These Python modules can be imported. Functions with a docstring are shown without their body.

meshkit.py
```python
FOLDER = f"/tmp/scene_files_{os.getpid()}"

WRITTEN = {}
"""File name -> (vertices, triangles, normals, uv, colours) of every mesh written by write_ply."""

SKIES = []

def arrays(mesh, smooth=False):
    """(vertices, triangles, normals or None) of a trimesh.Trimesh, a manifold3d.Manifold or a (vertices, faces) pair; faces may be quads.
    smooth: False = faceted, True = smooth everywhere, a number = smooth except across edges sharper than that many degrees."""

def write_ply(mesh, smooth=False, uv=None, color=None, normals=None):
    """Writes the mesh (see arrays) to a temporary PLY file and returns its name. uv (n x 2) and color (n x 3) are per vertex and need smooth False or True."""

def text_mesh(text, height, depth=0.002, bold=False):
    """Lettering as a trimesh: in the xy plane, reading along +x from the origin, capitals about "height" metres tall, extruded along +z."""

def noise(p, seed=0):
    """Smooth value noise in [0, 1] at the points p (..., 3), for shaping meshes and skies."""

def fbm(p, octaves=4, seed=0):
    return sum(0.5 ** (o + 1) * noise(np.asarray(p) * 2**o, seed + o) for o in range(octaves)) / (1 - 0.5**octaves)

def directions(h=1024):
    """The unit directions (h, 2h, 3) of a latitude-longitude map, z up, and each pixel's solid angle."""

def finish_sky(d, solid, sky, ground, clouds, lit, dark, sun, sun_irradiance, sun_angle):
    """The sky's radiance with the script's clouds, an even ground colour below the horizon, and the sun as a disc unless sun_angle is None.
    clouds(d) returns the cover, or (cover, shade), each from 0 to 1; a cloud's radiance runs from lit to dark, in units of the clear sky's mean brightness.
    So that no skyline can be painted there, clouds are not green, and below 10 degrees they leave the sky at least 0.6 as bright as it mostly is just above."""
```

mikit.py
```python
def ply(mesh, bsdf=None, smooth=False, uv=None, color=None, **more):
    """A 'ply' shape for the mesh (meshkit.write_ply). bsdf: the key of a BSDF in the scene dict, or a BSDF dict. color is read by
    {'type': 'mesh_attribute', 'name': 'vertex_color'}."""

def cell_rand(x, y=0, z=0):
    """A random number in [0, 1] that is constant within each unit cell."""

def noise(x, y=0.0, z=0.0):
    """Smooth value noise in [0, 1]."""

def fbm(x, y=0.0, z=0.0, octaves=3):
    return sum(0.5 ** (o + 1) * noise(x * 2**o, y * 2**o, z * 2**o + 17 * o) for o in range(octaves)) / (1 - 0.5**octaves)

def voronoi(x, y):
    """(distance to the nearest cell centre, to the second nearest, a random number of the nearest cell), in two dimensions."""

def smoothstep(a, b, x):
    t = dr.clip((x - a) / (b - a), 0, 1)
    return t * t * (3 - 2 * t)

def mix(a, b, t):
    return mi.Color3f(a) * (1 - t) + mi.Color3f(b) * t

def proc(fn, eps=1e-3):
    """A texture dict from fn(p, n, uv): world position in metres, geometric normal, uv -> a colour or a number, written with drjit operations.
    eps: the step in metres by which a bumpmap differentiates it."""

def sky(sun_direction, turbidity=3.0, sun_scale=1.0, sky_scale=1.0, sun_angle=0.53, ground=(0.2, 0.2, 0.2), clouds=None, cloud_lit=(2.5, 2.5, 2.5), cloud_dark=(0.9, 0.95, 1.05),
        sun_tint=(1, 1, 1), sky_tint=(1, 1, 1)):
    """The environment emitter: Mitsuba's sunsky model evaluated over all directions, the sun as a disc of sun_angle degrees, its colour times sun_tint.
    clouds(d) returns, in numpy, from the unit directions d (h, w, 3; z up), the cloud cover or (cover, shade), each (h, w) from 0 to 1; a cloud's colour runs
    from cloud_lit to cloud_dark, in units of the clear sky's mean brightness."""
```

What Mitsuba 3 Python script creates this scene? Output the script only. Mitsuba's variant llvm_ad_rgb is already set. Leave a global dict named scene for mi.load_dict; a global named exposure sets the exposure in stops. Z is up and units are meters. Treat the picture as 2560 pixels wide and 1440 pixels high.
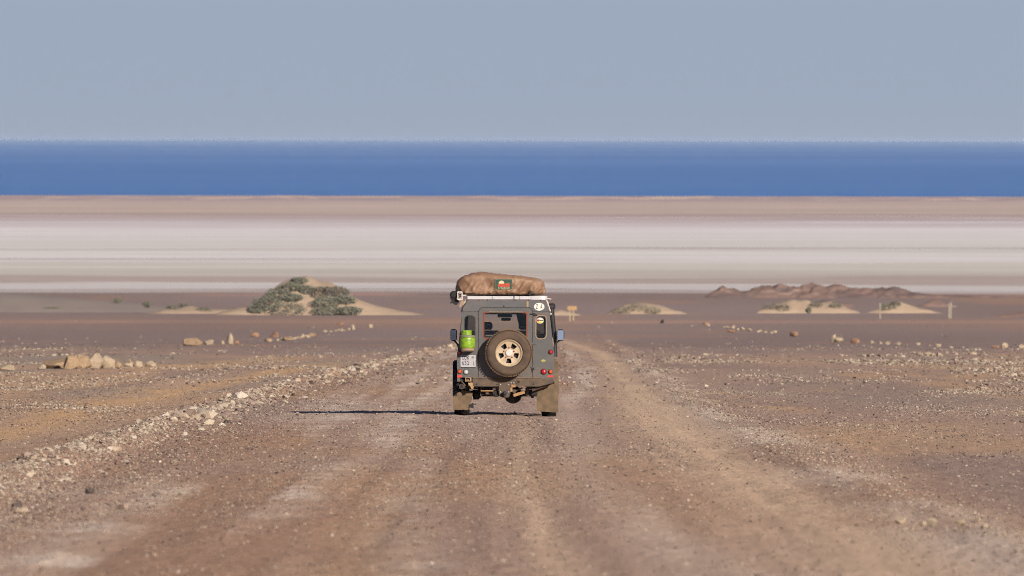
import math, random
import numpy as np, trimesh, manifold3d, drjit as dr, mitsuba as mi
import shapely.geometry as sg
from shapely import affinity
import mikit, meshkit
from mikit import noise as dn, fbm as dfbm, smoothstep as dss, mix

T = mi.ScalarTransform4f
rng = np.random.default_rng(7)
random.seed(7)
scene, labels = {}, {}

# ------------------------------------------------------------------ camera, sky, sun, exposure
CAM_Z = 22.0
PITCH = math.atan(375 / 18000.0)
ROLL = math.radians(0.09)
scene['camera'] = {
    'type': 'thinlens', 'fov': 2 * math.degrees(math.atan(1280 / 18000.0)), 'fov_axis': 'x',
    'aperture_radius': 0.022, 'focus_distance': 128.5, 'near_clip': 1.0, 'far_clip': 200000.0,
    'to_world': T().look_at(origin=[0, 0, CAM_Z], target=[0, math.cos(PITCH), CAM_Z - math.sin(PITCH)],
                            up=[-math.sin(ROLL), 0, math.cos(ROLL)]),
}
SUN = (1.25, -2.14, 1.0)
HAZE_LIT = (2.95, 3.52, 4.45)
def haze_layer(d):      # even dust haze low round the whole horizon
    e = np.degrees(np.arcsin(np.clip(d[..., 2], 0, 1)))
    return 1 - np.clip((e - 2.0) / 8.0, 0, 1) ** 0.7
scene['daylight'] = mikit.sky(SUN, turbidity=3.0, ground=(0.39, 0.47, 0.62), sky_scale=0.22, sky_tint=(1.0, 1.0, 1.42), sun_tint=(1.0, 1.17, 1.66),
                              clouds=haze_layer, cloud_lit=HAZE_LIT)
exposure = 2.45
scene['air'] = {'type': 'homogeneous', 'albedo': {'type': 'rgb', 'value': [0.78, 0.90, 0.965]}, 'sigma_t': 3.2e-5,
                'phase': {'type': 'hg', 'g': 0.18}}
scene['camera']['medium'] = {'type': 'ref', 'id': 'air'}
scene['haze'] = {'type': 'cube', 'bsdf': {'type': 'null'}, 'interior': {'type': 'ref', 'id': 'air'},
                 'to_world': T().translate([0, 33500, 14.0]).scale([62000, 35000, 15.5])}
labels['haze'] = {'label': 'thin pale sea haze over the plain and the water', 'kind': 'stuff'}

# ------------------------------------------------------------------ helpers
def rgb(r, g, b):
    return {'type': 'rgb', 'value': [r, g, b]}

def lin(c, k=1.1):
    a = np.asarray(c, float) / 255
    return [float(v) for v in k * np.where(a < 0.04045, a / 12.92, ((a + 0.055) / 1.055) ** 2.4)]

def two(b):
    return {'type': 'twosided', 'bsdf': b}

def mat(key, color, rough=0.6, metallic=0.0, spec=0.4, **more):
    c = color if isinstance(color, dict) else rgb(*color)
    scene[key] = two({'type': 'principled', 'base_color': c, 'roughness': rough, 'metallic': metallic, 'specular': spec, **more})
    return key

def numbered(key):
    if key not in scene and key not in labels and not any(k.startswith(key + '__') for k in scene):
        return key
    i = 1
    while True:
        k = f'{key}_{i:03d}'
        if k not in scene and k not in labels and not any(q.startswith(k + '__') for q in scene):
            return k
        i += 1

def add(key, mesh, m, smooth=False, **kw):
    key = numbered(key)
    scene[key] = mikit.ply(mesh, m, smooth, **kw)
    return key

def tag(key, label, cat=None, group=None, kind=None):
    d = {'label': label}
    if cat: d['category'] = cat
    if group: d['group'] = group
    if kind: d['kind'] = kind
    labels[key] = d

def sstep(a, b, x):
    t = np.clip((np.asarray(x, float) - a) / (b - a), 0, 1)
    return t * t * (3 - 2 * t)

cat = trimesh.util.concatenate

def box(x0, x1, y0, y1, z0, z1, bev=0.0):
    if bev <= 0:
        m = trimesh.creation.box(extents=(x1 - x0, y1 - y0, z1 - z0))
        m.apply_translation(((x0 + x1) / 2, (y0 + y1) / 2, (z0 + z1) / 2))
        return m
    b = min(bev, (x1 - x0) / 2.01, (y1 - y0) / 2.01, (z1 - z0) / 2.01)
    pts = []
    for sx in (0, 1):
        for sy in (0, 1):
            for sz in (0, 1):
                c = np.array([x1 if sx else x0, y1 if sy else y0, z1 if sz else z0])
                d = np.array([-1 if sx else 1, -1 if sy else 1, -1 if sz else 1]) * b
                for k in range(3):
                    o = d.copy(); o[k] = 0
                    pts.append(c + o)
    return trimesh.convex.convex_hull(np.array(pts))

def tube(pts, r, sides=10, cap=True):
    """Round bar through points."""
    out = []
    pts = [np.asarray(p, float) for p in pts]
    for a, b in zip(pts[:-1], pts[1:]):
        out.append(trimesh.creation.cylinder(radius=r, segment=(a, b), sections=sides))
    for p in pts[1:-1]:
        s = trimesh.creation.icosphere(subdivisions=1, radius=r); s.apply_translation(p); out.append(s)
    return cat(out)

def hullpts(p):
    return trimesh.convex.convex_hull(np.asarray(p, float))

def bar(a, b, w, h):
    """square bar from a to b"""
    a, b = np.asarray(a, float), np.asarray(b, float)
    d = (b - a) / np.linalg.norm(b - a)
    u = np.cross(d, [0, 0, 1.0] if abs(d[2]) < 0.9 else [0, 1.0, 0]); u /= np.linalg.norm(u)
    v = np.cross(d, u)
    return hullpts([p + su * u * w / 2 + sv * v * h / 2 for p in (a, b) for su in (-1, 1) for sv in (-1, 1)])

def plate(poly, y0, y1):
    """polygon in the X-Z plane made into a plate from y0 to y1"""
    polys = getattr(poly, 'geoms', [poly])
    out = []
    for g in polys:
        m = trimesh.creation.extrude_polygon(g, y1 - y0, engine='earcut')
        v = m.vertices
        out.append(trimesh.Trimesh(np.stack([v[:, 0], y0 + v[:, 2], v[:, 1]], 1), m.faces[:, ::-1], process=False))
    return cat(out)

def splate(poly, x0, x1):
    """polygon in the Y-Z plane made into a plate from x0 to x1"""
    m = trimesh.creation.extrude_polygon(poly, x1 - x0, engine='earcut')
    v = m.vertices
    return trimesh.Trimesh(np.stack([x0 + v[:, 2], v[:, 0], v[:, 1]], 1), m.faces, process=False)

def rrect(x0, x1, z0, z1, r):
    return sg.box(x0 + r, z0 + r, x1 - r, z1 - r).buffer(r, quad_segs=6)

def lathe_y(profile, cx, cy, cz, sections=48):
    """profile: (r, depth along +Y); axis along Y through (cx, cz)"""
    m = trimesh.creation.revolve(np.asarray(profile, float), sections=sections)
    v = m.vertices
    return trimesh.Trimesh(np.stack([v[:, 0] + cx, v[:, 2] + cy, v[:, 1] + cz], 1), m.faces[:, ::-1], process=False)

def lathe_x(profile, cx, cy, cz, sections=40):
    m = trimesh.creation.revolve(np.asarray(profile, float), sections=sections)
    v = m.vertices
    return trimesh.Trimesh(np.stack([v[:, 2] + cx, v[:, 0] + cy, v[:, 1] + cz], 1), m.faces, process=False)

def lathe_z(profile, cx, cy, cz, sections=32):
    m = trimesh.creation.revolve(np.asarray(profile, float), sections=sections)
    m.apply_translation((cx, cy, cz))
    return m

def text_xz(s, height, x, z, y, bold=False, depth=0.002, width=None):
    """lettering upright in the X-Z plane, facing -Y; centred on (x, z)"""
    m = meshkit.text_mesh(s, height, depth, bold)
    v = m.vertices.copy()
    lo, hi = v.min(0), v.max(0)
    sx = (width / (hi[0] - lo[0])) if width else 1.0
    v[:, 0] = (v[:, 0] - (lo[0] + hi[0]) / 2) * sx + x
    v[:, 1] = v[:, 1] - (lo[1] + hi[1]) / 2 + z
    return trimesh.Trimesh(np.stack([v[:, 0], y - v[:, 2], v[:, 1]], 1), m.faces, process=False)

def knots(Y, ys, xs):
    """piecewise linear curve in drjit"""
    out = mi.Float(xs[0])
    for i in range(len(ys) - 1):
        out = out + (xs[i + 1] - xs[i]) * dr.clip((Y - ys[i]) / (ys[i + 1] - ys[i]), 0, 1)
    return out

# ------------------------------------------------------------------ terrain shape
CAR_Y, CAR_X = 128.0, -0.11
BL_Y, BL_X = [20, 72, 94, 167, 257, 505, 800], [-4.7, -5.1, -5.35, -5.9, -5.4, -4.6, -3.8]      # left rubble berm
BR_Y, BR_X = [20, 51, 60, 148, 330, 520, 800], [3.9, 3.6, 3.3, 3.5, 5.2, 7.5, 9.5]              # right road edge

def base_z(Y):
    t = (20.4 - 0.026 * np.asarray(Y, float)) / 0.9
    return 0.9 * np.logaddexp(0, t)

def height(x, Y, fine=True):
    x, Y = np.broadcast_arrays(np.asarray(x, float), np.asarray(Y, float))
    z = base_z(Y)
    near = 1 - sstep(600, 880, Y)
    z = z - 0.024 * sstep(127, 138, Y) * (1 - sstep(148, 190, Y)) * np.exp(-(x / 30) ** 2)     # shallow hollow ahead of the vehicle
    bl, br = np.interp(Y, BL_Y, BL_X), np.interp(Y, BR_Y, BR_X)
    xc = 0.5 * (bl + br)
    inside = np.clip((x - xc) / 5.0, -1, 1)
    z = z - near * (0.07 * inside ** 2 + 0.02 * np.clip((x - xc) / 3, -1, 1))          # crown of the road
    P = np.stack([x, Y, 0 * x], -1)
    lump = meshkit.noise(P * [0.9, 0.25, 1], 3)
    lump2 = meshkit.noise(P * [0.25, 0.05, 1], 5)
    z = z + near * (0.12 + 0.12 * lump) * (0.5 + 0.7 * lump2) * np.exp(-((x - bl) / 0.42) ** 2)
    z = z + near * (0.04 + 0.10 * lump * lump2) * np.exp(-((x - br - 0.3) / 0.6) ** 2)
    z = z + near * 0.13 * lump2 * np.exp(-((x + 9.8) / 0.8) ** 2) * sstep(120, 150, Y) * (1 - sstep(270, 300, Y))
    off = sstep(0.3, 2.5, np.maximum(bl - x, x - br))
    z = z + near * off * 0.16 * (meshkit.fbm(P * [0.12, 0.035, 1], 3, 11) - 0.5)
    z = z + near * 0.022 * (meshkit.noise(P * [0.5, 0.22, 1], 23) - 0.5)
    if fine:
        r = meshkit.noise(P * [3.1, 0.9, 1], 31) + 0.5 * meshkit.noise(P * [7.3, 1.9, 1], 32) - 0.75
        z = z + near * (0.012 + 0.016 * off) * r
        drift = 0.8 * meshkit.noise(P * [0, 0.03, 1], 61)
        rut = meshkit.noise(np.stack([x * 2.6 + drift, Y * 0.035, 0 * x], -1), 62) + 0.6 * meshkit.noise(np.stack([x * 6.1 + drift, Y * 0.07, 0 * x], -1), 63) - 0.8
        z = z + near * (1 - off) * 0.022 * rut
        wash = meshkit.noise(P * [0.55, 1.5, 1], 64)
        z = z + near * (1 - off) * 0.016 * (wash - 0.5) * sstep(0.45, 0.7, meshkit.noise(P * [0.6, 0.05, 1], 65))
        z = z + near * 0.013 * (meshkit.noise(P * [14.0, 4.5, 1], 66) - 0.5) * (1 - sstep(160, 240, Y))
    flat = sstep(620, 900, Y)
    z = z + flat * 0.12 * (meshkit.fbm(P * [0.03, 0.05, 1], 3, 41) - 0.5) * (1 - sstep(990, 1018, Y))
    return z

def sheet(X, Y, Z):
    n, m = X.shape
    i = np.arange(n * m).reshape(n, m)
    a, b, c, d = i[:-1, :-1].ravel(), i[:-1, 1:].ravel(), i[1:, 1:].ravel(), i[1:, :-1].ravel()
    f = np.vstack([np.stack([a, b, c], 1), np.stack([a, c, d], 1)])
    return np.stack([X.ravel(), Y.ravel(), Z.ravel()], 1), f

# ------------------------------------------------------------------ ground materials
BASE, DARK = lin((155, 135, 124)), lin((134, 118, 114))
PALE, OCHRE = lin((198, 182, 167)), lin((188, 155, 120))
GREY, RUST = lin((142, 132, 124)), lin((153, 125, 108))

def ground_color(p, n, uv):
    X, Y = p.x, p.y
    n1 = dfbm(X * 0.9, Y * 0.10, 3.0)
    n2 = dfbm(X * 0.22 + 9, Y * 0.03, 7.0)
    n3 = dn(X * 3.0, Y * 0.35, 2.0)
    grit = dn(X * 38.0, Y * 5.0, 1.0) * 0.6 + dn(X * 80.0, Y * 12.0, 5.0) * 0.4
    bl, br = knots(Y, BL_Y, BL_X), knots(Y, BR_Y, BR_X)
    off = dss(0.2, 2.0, dr.maximum(bl - X, X - br))
    c = mix(BASE, RUST, dss(0.35, 0.75, n2))
    c = mix(c, mi.Color3f(OCHRE) * 0.9, 0.35 * dss(0.5, 0.8, n1))
    # worn wheel tracks: pale dust
    wob = (dn(Y * 0.05, 3.3) - 0.5) * 0.8
    def track(x0, w):
        d = (X - x0 - wob) / w
        return dr.exp(-d * d)
    dash = dss(0.35, 0.65, dn(X * 1.1, Y * 1.1, 19.0))
    broken = dss(0.36, 0.52, dfbm(X * 0.8, Y * 0.022, 13.0)) * (0.4 + 0.6 * dash) * (0.6 + 0.4 * dss(0.3, 0.7, n3))
    right = knots(Y, [50, 85, 108, 154, 246, 505], [1.4, 0.95, 0.95, 1.4, 2.6, 4.0])
    pale = track(right, 0.36) * (0.3 + 0.7 * broken) + track(-1.8, 0.35) * broken + track(-2.95, 0.5) * broken * 1.2 + track(-0.6, 0.3) * broken * 0.6 + track(-4.0, 0.4) * broken * 0.6
    pale = pale * (1 - off)
    c = mix(c, PALE, dr.clip(pale, 0, 1) * 0.88)
    dusty = knots(Y, [50, 60, 85, 117, 154, 227, 430], [2.45, 2.43, 2.5, 2.65, 2.95, 3.7, 5.3])
    od = dr.exp(-dr.square((X - dusty) / 0.72)) * (0.6 + 0.4 * dss(0.3, 0.6, n1)) * 1.25
    side = dr.exp(-dr.square((X - dusty - 1.1) / 0.55)) * dss(0.35, 0.6, n1) * 0.7
    sin_ = knots(Y, [40, 49, 60, 69, 83, 108, 125], [0.5, 0.33, 0.2, 0.08, 0.07, 0.18, 0.2])
    od = dr.maximum(od * 0.75, dr.exp(-dr.square((X - sin_) / 0.2)) * 0.55 * (1 - dss(105, 128, Y)))
    c = mix(c, mix(OCHRE, PALE, 0.45), dr.clip(od, 0, 1))
    # beyond the road: darker gravel with ochre and grey bands
    rough = mix(lin((160, 137, 123)), DARK, 0.05 + 0.5 * dss(0.35, 0.7, n2))
    rough = mix(rough, OCHRE, 0.45 * dss(0.45, 0.65, dfbm(X * 0.15, Y * 0.02, 83.0)) * dss(420, 300, Y))
    rough = mix(rough, GREY, (0.3 + 0.4 * dss(0, -4, X)) * dss(0.55, 0.72, dfbm(X * 0.10 + 4, Y * 0.016, 31.0)))
    band = dss(0.60, 0.70, dfbm(X * 0.28 + Y * 0.006, Y * 0.012, 43.0)) * dss(0.25, 0.6, n1)
    l1 = knots(Y, [60, 83, 146, 257, 400], [-5.8, -6.0, -6.7, -6.3, -5.8])
    l2 = knots(Y, [80, 108, 146, 257, 350], [-7.2, -7.7, -8.0, -8.3, -9.0])
    l3 = knots(Y, [150, 230, 257, 313, 420], [-30.0, -19.0, -14.0, -11.8, -11.0])
    l4 = knots(Y, [120, 167, 210, 290, 360], [-9.0, -8.6, -8.2, -7.6, -7.4])
    lines = dr.exp(-dr.square((X - l4) / 0.6)) * dss(125, 160, Y) * (1 - dss(290, 340, Y)) * n3 * 1.3 + dr.exp(-dr.square((X - l1) / 0.36)) + dr.exp(-dr.square((X - l2) / 0.5)) * (1 - dss(260, 330, Y)) + dr.exp(-dr.square((X - l3) / 1.9)) * (1 - dss(330, 420, Y)) * dss(200, 240, Y)
    rough = mix(rough, OCHRE, dr.clip(band * 0.5 + lines * (0.4 + 0.5 * n3), 0, 0.9))
    c = mix(c, rough, off)
    c = mix(c, PALE, dr.clip(side, 0, 1) * (1 - dss(300, 420, Y)))
    # the dark plain at the foot of the slope
    fy = Y + (dn(X * 0.03, 5.0) - 0.5) * 40
    plain = mix(lin((139, 124, 122)), mi.Color3f(DARK) * 0.92, dn(X * 0.03, Y * 0.012, 3.0))
    plain = mix(plain, RUST, 0.6 * dss(0.62, 0.75, dfbm(X * 0.045, Y * 0.03, 57.0)))
    c = mix(c, plain, dss(330, 620, fy) * dr.maximum(off, dss(640, 800, Y)))
    lane = dr.exp(-dr.square((Y - 858 - X * 0.05) / 9.0))
    c = mix(c, lin((172, 140, 122)), lane * 0.8 * (0.4 + 0.6 * dn(X * 0.08, 1.5)))
    c = mix(c, RUST, 0.5 * dss(900, 870, Y) * dss(790, 830, Y) * dn(X * 0.05, Y * 0.02))
    edge = dss(990, 1008, Y) * dss(0.4, 0.65, dfbm(X * 0.05, Y * 0.05, 77.0))
    c = mix(c, lin((170, 138, 126)), edge * 0.7)
    return c * (0.74 + 0.52 * grit)

scene['mat_ground'] = two({'type': 'diffuse', 'reflectance': mikit.proc(ground_color)})

PAN = [(1020, (150, 135, 135)), (1029, (176, 169, 170)), (1037, (162, 150, 150)), (1050, (190, 185, 188)), (1091, (187, 180, 182)),
       (1103, (166, 152, 150)), (1125, (163, 149, 147)), (1148, (181, 173, 171)), (1200, (188, 182, 178)), (1269, (190, 184, 181)),
       (1288, (205, 200, 203)), (1303, (196, 190, 192)), (1320, (204, 199, 202)), (1380, (201, 197, 199)), (1430, (188, 181, 182)),
       (1450, (197, 193, 194)), (1553, (200, 196, 198)), (1685, (206, 201, 205)), (1744, (204, 197, 203)), (1825, (190, 180, 186)),
       (1913, (181, 169, 174)), (1980, (171, 155, 157)), (2052, (166, 148, 146))]
BEACH = [(2052, (166, 148, 146)), (2106, (181, 165, 156)), (2329, (184, 168, 160)), (2475, (180, 163, 158)), (2555, (164, 147, 150)), (2680, (165, 147, 148))]

def bands(Y, table):
    ys = [t[0] for t in table]
    cs = [lin(t[1]) for t in table]
    return mi.Color3f(*[knots(Y, ys, [c[k] for c in cs]) for k in range(3)])

def pan_color(p, n, uv):
    X, Y = p.x, p.y
    s = dfbm(X * 0.012, Y * 0.030, 3.0)
    c = bands(Y + (s - 0.5) * 62 + (dn(X * 0.05, Y * 0.08, 6.0) - 0.5) * 8, PAN)
    t = dfbm(X * 0.006 + 3, Y * 0.06, 9.0)
    c = c * (0.89 + 0.22 * t) * (0.95 + 0.1 * dfbm(X * 0.03, Y * 0.12, 29.0)) * mi.Color3f(1.06, 1.09, 1.05)
    streak = dss(0.56, 0.68, dfbm(X * 0.010, Y * 0.045, 21.0)) * dss(1760, 1850, Y)
    c = mix(c, lin((206, 200, 206)), streak * 0.55)
    thin = dr.exp(-dr.square((Y - 1303 - (s - 0.5) * 8) / 5.0)) * dss(40, -60, X) + dr.exp(-dr.square((Y - 1440 - (s - 0.5) * 14) / 9.0)) * dss(-40, 20, X)
    return mix(c, lin((150, 140, 138)), dr.clip(thin, 0, 1) * 0.7)

def beach_color(p, n, uv):
    X, Y = p.x, p.y
    c = bands(Y + (dfbm(X * 0.01, Y * 0.02) - 0.5) * 40, BEACH)
    sp = dss(0.5, 0.68, dfbm(X * 0.09, Y * 0.03, 5.0)) * dss(2520, 2570, Y)
    c = mix(c, lin((196, 176, 164)), sp * 0.8)
    return c * (0.94 + 0.12 * dn(X * 0.02, Y * 0.05, 8.0))

scene['mat_pan'] = two({'type': 'diffuse', 'reflectance': mikit.proc(pan_color)})
scene['mat_beach'] = two({'type': 'diffuse', 'reflectance': mikit.proc(beach_color)})

def sea_color(p, n, uv):
    X, Y = p.x, p.y
    t = dfbm(X * 0.0008, Y * 0.0006, 1.0) + 0.15 * dn(X * 0.02, Y * 0.02, 4.0)
    return mix(lin((72, 115, 176)), lin((80, 121, 181)), dss(0.3, 1.0, t))
scene['mat_sea'] = two({'type': 'diffuse', 'reflectance': mikit.proc(sea_color)})

# ------------------------------------------------------------------ terrain meshes
rows = np.concatenate([np.arange(-40, 36, 4.0), np.arange(36, 160, 0.14), np.arange(160, 200, 0.3), np.arange(200, 300, 0.7),
                       np.arange(300, 500, 1.6), np.arange(500, 860, 4.0), np.arange(860, 1020.1, 4.0)])
bl, br = np.interp(rows, BL_Y, BL_X) + 0.9, np.interp(rows, BR_Y, BR_X) + 0.1
u = np.linspace(0, 1, 220)
X = bl[:, None] + (br - bl)[:, None] * u[None]
Y = np.repeat(rows[:, None], len(u), 1)
scene['dirt_road'] = mikit.ply(sheet(X, Y, height(X, Y)), 'mat_ground', True)
tag('dirt_road', 'wide brown gravel track with pale worn wheel tracks running to the plain', kind='structure')

step = np.concatenate([np.linspace(0, 3, 60), 3 + (np.geomspace(1, 25, 80) - 1) * 0.9, np.array([32, 45, 60, 80, 110, 160, 240, 400, 700, 1200, 2500])])
side_rows = np.concatenate([rows[rows < 36], np.arange(36, 200, 0.35), rows[rows >= 200]])
bl, br = np.interp(side_rows, rows, bl), np.interp(side_rows, rows, br)
parts = []
for s, e in ((-1, bl), (1, br)):
    wide = np.clip(np.maximum(side_rows, 60) / 260.0, 0.6, 3.2)
    X = e[:, None] + s * step[None] * wide[:, None]
    Y = np.repeat(side_rows[:, None], len(step), 1)
    Z = height(X, Y)
    v, f = sheet(X, Y, Z)
    parts.append((v, f if s > 0 else f[:, ::-1]))
n0 = len(parts[0][0])
scene['ground'] = mikit.ply((np.vstack([parts[0][0], parts[1][0]]), np.vstack([parts[0][1], parts[1][1] + n0])), 'mat_ground', True)
tag('ground', 'dark brown stony desert slope and plain on both sides of the track', kind='structure')

def flat_sheet(y0, y1, half, z, nx=40, ny=30):
    X, Y = np.meshgrid(np.linspace(-half, half, nx), np.linspace(y0, y1, ny))
    return sheet(X, Y, np.full_like(X, z))
z_edge = float(base_z(1020.0))
scene['salt_pan'] = mikit.ply(flat_sheet(1020, 2052, 9000, 0.0), 'mat_pan', True)
tag('salt_pan', 'flat whitish salt pan streaked with grey and lilac bands', kind='structure')
Xb, Yb = np.meshgrid(np.linspace(-9000, 9000, 1200), np.linspace(2052, 2731, 40))
Xb = np.where(np.abs(Xb) < 1, Xb, np.sign(Xb) * (np.abs(Xb) / 9000) ** 2.2 * 9000)
Pb = np.stack([Xb, Yb, 0 * Xb], -1)
ridge = sstep(2590, 2640, Yb) * (1 - sstep(2690, 2731, Yb))
Zb = ridge * (0.2 + 0.8 * np.clip(meshkit.fbm(Pb * [0.07, 0.012, 1], 3, 5) - 0.42, 0, 1))
scene['beach'] = mikit.ply(sheet(Xb, Yb, Zb), 'mat_beach', True)
tag('beach', 'tan strip of sand with a low uneven dune ridge along the sea', kind='structure')
ys = np.geomspace(2731, 66000, 60)
Xs, Ys = np.meshgrid(np.linspace(-60000, 60000, 40), ys)
scene['sea'] = mikit.ply(sheet(Xs, Ys, np.full_like(Xs, -0.05)), 'mat_sea', True)
tag('sea', 'deep blue open sea below a hazy horizon', kind='structure')

# ------------------------------------------------------------------ hills, sand dunes
def mound_mesh(xs, hs, y0, depth, seed=0, rough=0.0, nx=90, ny=26, sink=0.3, asym=0.45):
    """ridge whose crest follows (xs, hs) over the ground, rising from y0 and falling again behind"""
    xx = np.linspace(xs[0], xs[-1], nx)
    hh = np.interp(xx, xs, hs)
    k = np.ones(5) / 5
    hh = np.convolve(np.pad(hh, 2, mode='edge'), k, 'valid')
    t = np.linspace(0, 1, ny)
    prof = np.where(t < asym, np.sin(t / asym * math.pi / 2) ** 1.25, np.maximum(np.cos((t - asym) / (1 - asym) * math.pi / 2), 0) ** 1.3)
    P = np.stack([np.repeat(xx[None], ny, 0), np.repeat(t[:, None] * depth, nx, 1), np.zeros((ny, nx))], -1)
    wob = (meshkit.fbm(P * [0.25, 0.2, 1], 3, seed) - 0.5)
    Yy = y0 + t[:, None] * depth * (0.25 + 0.75 * np.clip(hh / max(hs), 0.05, 1))[None] + wob * 0.6
    H = hh[None] * prof[:, None]
    H = H * (1 + rough * 1.6 * (meshkit.fbm(P * [0.55, 0.4, 1], 4, seed + 3) - 0.5)) + rough * 0.5 * (meshkit.fbm(P * [1.3, 0.9, 1], 3, seed + 8) - 0.5) * np.clip(H, 0, 1)
    g = height(P[..., 0], np.clip(Yy, 0, 1019.9), False)
    Z = g + np.maximum(H, 0) - sink * (1 - np.clip(H * 3, 0, 1))
    return sheet(P[..., 0], Yy, Z)

def sand_color(p, n, uv):
    t = dfbm(p.x * 0.6, p.y * 0.5, p.z * 1.5)
    return mix(lin((182, 160, 140), 0.64), lin((198, 178, 156), 0.64), t)
scene['mat_sand'] = two({'type': 'diffuse', 'reflectance': mikit.proc(sand_color)})
def hill_color(p, n, uv):
    t = dfbm(p.x * 0.35, p.y * 0.3, p.z * 1.2)
    c = mix(lin((122, 106, 104), 0.8), lin((146, 122, 113), 0.8), dss(0.35, 0.7, t))
    return mix(c, lin((178, 154, 140), 0.8), 0.7 * dss(0.62, 0.75, dfbm(p.x * 0.5 + 7, p.y * 0.2, p.z * 2.0)))
scene['mat_hill'] = two({'type': 'diffuse', 'reflectance': mikit.proc(hill_color)})
def slope_color(p, n, uv):
    t = dfbm(p.x * 0.12, p.y * 0.08, 2.0)
    return mix(lin((128, 118, 116), 0.95), lin((146, 136, 130), 0.95), t)
scene['mat_slope'] = two({'type': 'diffuse', 'reflectance': mikit.proc(slope_color)})

DUNES = []
def structure(key, mesh, m, label, smooth=True):
    key = add(key, mesh, m, smooth)
    if key.startswith('sand_dune') or 'grey slope' in label:
        DUNES.append(np.asarray(mesh[0]))
    tag(key, label, kind='structure')

big = [(-38.5, 0), (-37.0, 0.15), (-32.4, 1.1), (-31.1, 2.1), (-28.9, 3.75), (-27.1, 4.55), (-25.6, 4.70), (-24.4, 4.12), (-22.4, 3.80), (-20.4, 2.65), (-19.4, 1.95), (-16.9, 1.10), (-13.9, 0.48), (-9.4, 0.0)]
bx, bh = [a for a, _ in big], [b for _, b in big]
structure('sand_dune', mound_mesh(bx, bh, 891.0, 20.0, 3, 0.05, nx=160, ny=40), 'mat_sand', 'largest pale sand dune, cone shaped and grown with bushes left of the vehicle')
structure('sand_dune', mound_mesh([-47, -44.6, -43, -42, -40.5, -38.5, -36, -33.5, -31.5], [0, .25, .62, .5, .95, .55, .5, .3, 0.0], 897.0, 12.0, 5, 0.1), 'mat_sand', 'low pale sand ridge with small bushes left of the largest dune')
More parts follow.
